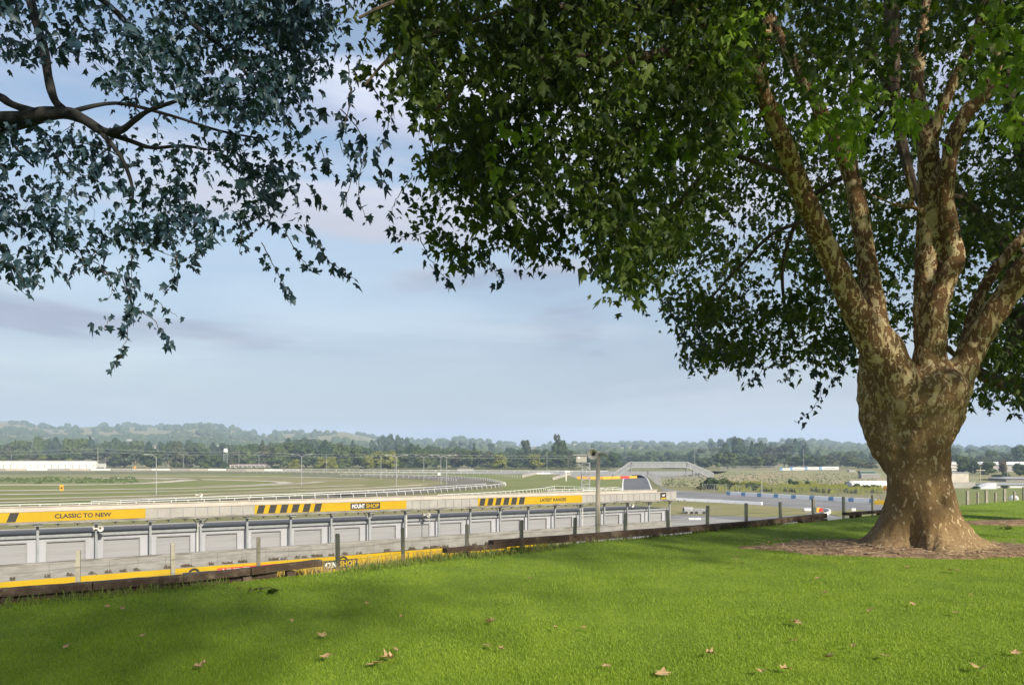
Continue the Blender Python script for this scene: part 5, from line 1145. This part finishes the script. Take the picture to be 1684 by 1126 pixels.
for px,py,s_ in sorted(FL):
    Y=EYE*F/(py-HY); x=(px-HX)/F*Y; z=lawn_z(x,Y)+.045; sz=.066*s_*min(1.0,7.5/Y+.25)
    zn=('back' if py<960 else 'middle' if py<1050 else 'front',('left' if px<500 else 'centre' if px<1000 else 'right'))
    i=zonec.get(zn,0); zonec[zn]=i+1
    pale_=rr.random()<.6
    lab='brown fallen leaf in the %s %s of the lawn, %s from the left there'%(zn[0],zn[1],ordn(i))
    e=MB(); a=rr.uniform(0,6.28); cu_=rr.uniform(-.5,.9); rot=Matrix.Rotation(a,3,'Z')@Matrix.Rotation(rr.uniform(-.25,.45),3,'X')
    vs=[]
    for q in LT: 
        vs.append(rot@Vector((q[0]*sz*1.1,(q[1]-.4)*sz,(q[2]*-1.1+cu_*q[0]*q[0]*1.6+rr.uniform(-.04,.04))*sz)))
    e.add(vs,[tuple(f) for f in LF]); o=e.build('fallen_leaf',m_deadleaf,origin=None); o.location=(x,Y,z); tag(o,lab,'leaf','dry fallen leaves on the lawn')
# fallen leafy twigs
for px,py,lab in ((432,977,'dark leafy twig lying on the lawn below the left rail end'),(1655,870,'green leafy twig lying on the lawn right of the great trunk')):
    Y=EYE*F/(py-HY); x=(px-HX)/F*Y; z=lawn_z(x,Y)+.03; e=empty('fallen_twig',(x,Y,z),lab,'twig')
    MB().tube([(-.16,0,.01),(-.05,.02,.03),(.08,0,.05),(.2,-.03,.02)],[.008,.007,.006,.004],5).build('stem',m_twig,e)
    leaves_mesh('foliage',np.array([(x+rng.uniform(-.16,.2),Y+rng.normal(0,.04),z+rng.uniform(.02,.05)) for _ in range(8)]),.07,m_leafM,e)
# ------------------------------------------------------------------ far trees
def fmat(nm,c1_,c2_): return mat(nm,c1_,.9,c2_,scale=1.6,detail=4,lo=.4,hi=.6,island=tuple(np.array(c2_)*.8),spec=.15)
FM={'dark':fmat('foliage_dark',(.032,.055,.020),(.070,.100,.035)),'mid':fmat('foliage_mid',(.050,.078,.024),(.10,.130,.042)),'yel':fmat('foliage_yellow',(.10,.125,.022),(.20,.20,.045)),
'olive':fmat('foliage_olive',(.055,.065,.030),(.10,.105,.050)),'pine':fmat('foliage_pine',(.028,.050,.026),(.055,.085,.042)),'gum':fmat('foliage_gum',(.045,.062,.035),(.09,.11,.06)),'brown':fmat('foliage_brown',(.10,.075,.045),(.16,.12,.075))}
def proto(kind,seed):
    r_=np.random.default_rng(seed); pts=[];nr=[]
    if kind=='pine':
        lob=[(0,0,.12+.86*i/13,.36*(1-i/14)**.8+.03) for i in range(14)]; flat=.55
    elif kind=='gum':
        lob=[(r_.uniform(-.3,.3),r_.uniform(-.3,.3),r_.uniform(.45,.9),r_.uniform(.09,.17)) for _ in range(13)]; flat=.6
    else:
        lob=[]
        for _ in range(26):
            a=r_.uniform(0,6.28); q=r_.uniform(0,.34); z=r_.uniform(.18,.82); q*=math.sin(math.pi*min(1,(z*.9+.12)))**.5; lob.append((q*math.cos(a),q*math.sin(a),z,r_.uniform(.11,.2)))
        flat=.85
    tot=sum(l[3]**2 for l in lob); n=1500 if kind!='gum' else 800
    Q=[]
    for lx,ly,lz_,lr in lob:
        k=int(n*lr**2/tot)+4
        d=r_.normal(0,1,(k,3)); d/=np.linalg.norm(d,axis=1,keepdims=True); rr_=lr*r_.uniform(.72,1.08,(k,1)); p=np.array((lx,ly,lz_))+d*rr_*np.array((1,1,flat))
        nm=d+r_.normal(0,.6,(k,3)); nm/=np.linalg.norm(nm,axis=1,keepdims=True)
        t=np.cross(nm,r_.normal(0,1,(k,3))); t/=np.linalg.norm(t,axis=1,keepdims=True); b_=np.cross(nm,t); s=r_.uniform(.018,.042,(k,1))
        if kind=='pine': s*=.8
        Q.append(np.stack([p-t*s-b_*s*.7,p+t*s*.8-b_*s,p+t*s+b_*s*.8,p-t*s*.7+b_*s],1))
    V=np.concatenate(Q).reshape(-1,3); Fa=np.arange(len(V)).reshape(-1,4)
    V[:,2]=np.maximum(V[:,2],.05)
    # inner mass so the crown is not see-through
    cores=[]
    import itertools
    for lx,ly,lz_,lr in lob:
        bm=bmesh.new(); bmesh.ops.create_icosphere(bm,subdivisions=1,radius=lr*.80)
        vs=np.array([v.co[:] for v in bm.verts])*np.array((1,1,flat))*r_.uniform(.85,1.1,(len(bm.verts),1))+np.array((lx,ly,lz_)); fs=np.array([[v.index for v in f.verts] for f in bm.faces]); bm.free(); cores.append((vs,fs))
    return V,Fa,cores
PR={}
def make_proto(kind,matk,seed,name):
    V,Fa,cores=proto(kind,seed); e=empty(name,(0,0,0),'x','tree')
    me=MB(); me.add([tuple(v) for v in V],[tuple(f) for f in Fa])
    if kind!='gum':
        for vs,fs in cores: me.add([tuple(v) for v in vs],[tuple(f) for f in fs])
    cr_=me.build('crown',FM[matk],e)
    t=MB()
    if kind=='pine': t.tube([(0,0,-.08),(0,0,.3),(0,0,.9)],[.022,.018,.004],6)
    else:
        t.tube([(0,0,-.08),(.01,0,.2),(0,.01,.45)],[.032,.024,.014],7)
        for a in range(5 if kind=='gum' else 3): t.tube([(0,0,.2),(.12*math.cos(a*1.9),.12*math.sin(a*1.9),.45),(.24*math.cos(a*1.9),.24*math.sin(a*1.9),.7)],[.014,.009,.004],5)
    t.build('trunk',m_twigpale if kind=='gum' else m_barkd,e); return e
KN={'dark':('round','dark',['round_tree'],'rounded dark green tree'),'mid':('round','mid',['broadleaf_tree'],'mid green broadleaf tree'),'yel':('round','yel',['yellow_tree'],'rounded yellow green tree'),'olive':('round','olive',['olive_tree'],'dull olive coloured tree'),
'pine':('pine','pine',['pine_tree'],'pointed dark conifer'),'gum':('gum','gum',['gum_tree'],'open crowned gum tree'),'brown':('round','brown',['brown_tree'],'bare brownish tree')}
for k_,(shape,mk,nm,lab) in KN.items(): PR[k_]=[make_proto(shape,mk,31+i*7+len(k_),nm[0]) for i in range(3 if k_ in('dark','mid','olive') else 2)]
LM=[(20,'the white shed left end'),(75,'the white shed middle'),(140,'the white shed right end'),(205,'the far orange marker'),(257,'the curved lamp'),(310,'the left double lamp'),(371,'the lattice mast'),(420,'the pavilion'),(496,'the infield double lamp'),(565,'the small yellow trees'),(645,'the broad yellow tree'),(697,'the lone double lamp'),(735,'the close lamp pair'),(790,'the stable'),(850,'the two yellow trees'),(900,'the tall mast'),(955,'the lattice tower'),(1005,'the side-on horn'),(1060,'the footbridge left half'),(1115,'the footbridge right half'),(1170,'the footbridge ramp foot'),(1230,'the bushy bank'),(1290,'the narrow hoarding'),(1345,'the middle hoardings'),(1410,'the dark container'),(1480,'the great trunk'),(1575,'the white block'),(1615,'the right power pole'),(1665,'the low warehouse')]
seen={}
TL=[]
def tree_at(px,top,wpx,Y,kind,row,extra=''):
    zb=PL if Y<=720 else hill_z(px,Y); c=P(px,top,Y); H_=c.z-zb; W=wpx/F*Y
    TL.append((px,top,wpx,Y,kind,row,zb,H_,W,extra))
r2=random.Random(77)
FX=[0,100,200,300,340,380,420,470,520,570,620,680,740,790,840,870,910,960,1000,1040,1120,1160,1200,1260,1330,1400,1450,1560,1620,1700]
FY=[738,742,738,734,737,738,730,724,722,727,738,731,733,740,746,741,742,750,755,757,757,748,743,744,745,746,750,745,748,745]
x=-40
while x<1740:     # front row
    if 1440<x<1560: x+=120; continue
    w_=r2.uniform(30,56); k_=r2.choices(['dark','mid','olive','gum','pine'],[5,4,2 if x>330 else 5,1,.6])[0]
    tree_at(x,lerp(x,FX,FY)+r2.uniform(-2,7),w_,r2.uniform(660,700) if x<190 else r2.uniform(600,690),k_,'front'); x+=w_*r2.uniform(.38,.6)
BX=[0,60,120,200,300,330,380,430,480,560,620,640,680,760,800,870,940,1000,1060,1120,1160,1200,1260,1320,1335,1400,1450,1560,1600,1700]
BY=[722,716,716,720,722,722,724,724,718,720,731,729,728,731,740,731,737,741,741,742,733,724,723,722,735,740,738,740,742,738]
x=-30
while x<1740:     # second row, upslope
    if 1450<x<1550: x+=100; continue
    w_=r2.uniform(22,44); k_=r2.choices(['dark','mid','pine','olive','gum'],[5,4,2,2,.5])[0]
    tree_at(x,lerp(x,BX,BY)+r2.uniform(-1,6),w_,r2.uniform(780,1000),k_,'back'); x+=w_*r2.uniform(.42,.7)
for px,top,w_,k_,Y in ((484,753,24,'yel',560),(527,749,22,'yel',560),(545,748,26,'yel',558),(608,746,26,'yel',565),(625,740,42,'yel',580),(640,742,38,'yel',556),(648,738,20,'yel',575),(821,744,33,'yel',560),(880,744,34,'yel',560),(72,748,34,'yel',660),(110,752,28,'yel',670),(865,721,22,'gum',700),(868,728,30,'pine',700),(921,722,34,'dark',640),(934,738,18,'gum',620),(905,741,26,'mid',640),(915,712,15,'gum',720),
    (455,764,18,'dark',548),(560,752,18,'mid',560),(370,757,12,'dark',550),(340,760,14,'mid',550),(1010,744,34,'dark',640),(700,737,30,'dark',620),(780,729,16,'pine',690),(1215,716,30,'dark',900),(1585,748,34,'mid',440),(1600,755,24,'dark',430),(1625,757,34,'mid',420),(1650,752,18,'brown',420),(1678,760,30,'dark',400),(1560,735,30,'dark',900),(1678,731,34,'dark',650),(1632,738,30,'mid',700),(1595,737,24,'dark',1000),(1640,779,30,'dark',380),(1655,775,18,'mid',390),(1617,786,24,'mid',330)):
    tree_at(px,top,w_,Y,k_,'nearest' if Y<600 else 'middle')
for px,top,w_ in ((628,714,18),(640,712,22),(655,714,20),(669,719,14),(612,722,14)): tree_at(px,top,w_,1300,'dark','ridge')
for px,top,w_ in ((1080,734,24),(1063,731,14),(1044,731,16),(1030,734,12),(975,729,14),(988,732,12),(1000,733,12),(1095,728,12),(1100,740,22),(1130,736,16),(795,727,14),(810,727,20),(745,724,16),(760,725,18),(775,726,14),(1170,724,18),(1185,721,20),(1200,719,20),(1225,722,18),(1300,720,24),(1318,722,22),(1245,727,20),(1270,726,20),(1620,733,20),(1575,735,18)): tree_at(px,top,w_,r2.uniform(1400,1700),'dark','ridge')
ROWN={'front':'in the front tree row above','back':'in the back row above','nearest':'standing foremost by','middle':'standing out by','ridge':'on the ridge above'}
used=set(); TL.sort(key=lambda t:t[0])
for (px,top,wpx,Y,kind,row,zb,H_,W,ex) in TL:
    pl=PR[kind]; e0=pl[r2.randrange(len(pl))]
    if id(e0) in used: e=copy_tree(e0)
    else: used.add(id(e0)); e=e0
    e.location=((px-HX)/F*Y,Y,zb-.3); e.scale=(W*1.05,W*1.05,H_*1.03); e.rotation_euler=(0,0,r2.uniform(0,6.28))
    lm=min(LM,key=lambda l:abs(l[0]-px))[1]; key=(kind,row,lm); i=seen.get(key,0); seen[key]=i+1
    tag(e,('%s%s %s %s'%('' if i==0 else ordn(i)+' ',KN[kind][3],ROWN[row],lm)),'tree','far trees beyond the racecourse')
for k_ in PR:
    for e0 in PR[k_]:
        if id(e0) not in used:
            for ch in list(e0.children): bpy.data.objects.remove(ch)
            bpy.data.objects.remove(e0)
# palm-like shrub, bushes on the dry bank
def bush(px,by,top,wpx,m,lab):
    c=G(px,by); H_=(by-top)/F*c.y; W=wpx/F*c.y; V,Fa,cores=proto('round',int(px)); e=MB().add([tuple(v) for v in V],[tuple(f) for f in Fa])
    for vs,fs in cores: e.add([tuple(v) for v in vs],[tuple(f) for f in fs])
    e.v=[(v[0]*W*1.2,v[1]*W*1.2,(v[2]-.05)*H_*1.02) for v in e.v]; o=e.build('bush',FM[m]); o.location=c; tag(o,lab,'bush','bushes on the dry bank')
for b_ in ((1170,804,783,34,'dark','dark green bush at the left end of the dry bank'),(1190,804,785,30,'mid','second bush from the left on the dry bank, mid green'),(1212,805,790,32,'yel','lime green bush in the row on the dry bank'),(1236,806,792,30,'mid','green bush at the right end of the row on the dry bank'),(1300,802,786,13,'dark','dark bush standing alone on the dry bank, leftmost of two'),(1309,803,788,10,'dark','small dark bush touching the lone bush on the dry bank'),(1328,803,789,12,'dark','round dark bush halfway between hoardings and wire fence'),(1390,803,792,18,'mid','low bush left of the polytunnel'),(1408,808,793,20,'dark','large dark bush in front of the polytunnel'),(1425,808,796,18,'dark','smaller dark bush right of the one before the polytunnel'),(1440,808,795,14,'mid','bush against the trunk before the polytunnel crates'),(1155,805,795,18,'olive','low dull bush at the far left foot of the dry bank'),(1604,804,798,16,'mid','low bush before the cream garden wall'),(1652,803,797,14,'dark','dark bush before the low warehouse')): bush(*b_)
# reeds and weeds on plain
def field_stuff(name,px0,px1,y0,y1,n,h,w_,m,label):
    mb=MB()
    for i in range(n):
        px=rng.uniform(px0,px1); c=G(px,rng.uniform(y0(px) if callable(y0) else y0,y1(px) if callable(y1) else y1)); hh=h*rng.uniform(.5,1.2); a=rng.uniform(-.4,.4); ww=w_*rng.uniform(.5,1.3)
        mb.add([(c.x-ww,c.y,c.z),(c.x+ww,c.y+rng.uniform(-ww,ww),c.z),(c.x+ww*.4+a*hh,c.y,c.z+hh),(c.x-ww*.6+a*hh,c.y+.1,c.z+hh*.9)],[(0,1,2,3)])
    tag(mb.build(name,m),label,'undergrowth',kind='stuff')
field_stuff('reeds',1180,1450,lambda p:lerp(p,[1180,1450],[799,803])+3*math.sin(p*.07),lambda p:lerp(p,[1180,1450],[806,812])+math.sin(p*.13),1300,1.7,.6,FM['yel'],'band of green reeds and weeds before the chain link fence')
field_stuff('dry_bank_weeds',1090,1440,lambda p:lerp(p,[1090,1150,1440],[789,777,777]),lambda p:lerp(p,[1090,1450],[800,804]),1100,.45,.35,FM['gum'],'dry brown weeds over the bank')
field_stuff('infield_scrub',-60,225,lambda p:785.5+1.5*math.sin(p*.05),lambda p:794.5-1.5*math.sin(p*.09),330,.8,.8,FM['mid'],'low green scrub patch on the infield at left')
field_stuff('far_verge',160,1000,771.2,773,1100,1.6,2.0,FM['olive'],'dull scrub along the foot of the far trees')
# woods on hills
mb=MB(); bm=bmesh.new(); bmesh.ops.create_icosphere(bm,subdivisions=2,radius=1.); iv=np.array([v.co[:] for v in bm.verts]); if_=[tuple(v.index for v in f.verts) for f in bm.faces]; bm.free()
cnt=0
while cnt<5200:
    px=rng.uniform(-150,1850); Y=1/(rng.uniform(1/3150,1/900)); X=(px-HX)/F*Y
    nv=mnoise.noise(Vector((X/170,Y/260,1.7))); fade=(Y-900)/2300
    if nv< -.28+.52*fade+(.15 if 430<px<620 and Y>1800 else 0): continue
    s=rng.uniform(5,11)*(1+.3*fade); z=hill_z(px,Y)
    vs=iv*np.array((s,s,s*rng.uniform(.7,1.25)))*rng.uniform(.82,1.12,(len(iv),1))+np.array((X,Y,z+s*.35)); mb.add([tuple(v) for v in vs],if_); cnt+=1
tag(mb.build('hill_woods',mat('hill_wood',(.045,.070,.030),1,(.085,.105,.05),scale=.02,island=(.06,.08,.04))),'far wooded hills behind the racecourse','woods',kind='stuff')
# ------------------------------------------------------------------ haze
hb=MB().box((0,2900,(-30+235)/2-0),(16000,8600,265)).build('haze',[bpy.data.materials.new('haze')])
hm=hb.data.materials[0]; hm.use_nodes=True; t=hm.node_tree; t.nodes.clear(); o_=t.nodes.new('ShaderNodeOutputMaterial'); pv=t.nodes.new('ShaderNodeVolumePrincipled')
pv.inputs['Color'].default_value=(.60,.76,1,1); pv.inputs['Density'].default_value=.0002; pv.inputs['Anisotropy'].default_value=0; t.links.new(pv.outputs[0],o_.inputs['Volume'])
tag(hb,kind='stuff',label='thin bluish haze over the racecourse and hills'); 

for o in bpy.data.objects:
    if 'label' in o and len(o['label'].replace('-',' ').split())>16: print('LONG',o.name,o['label'])
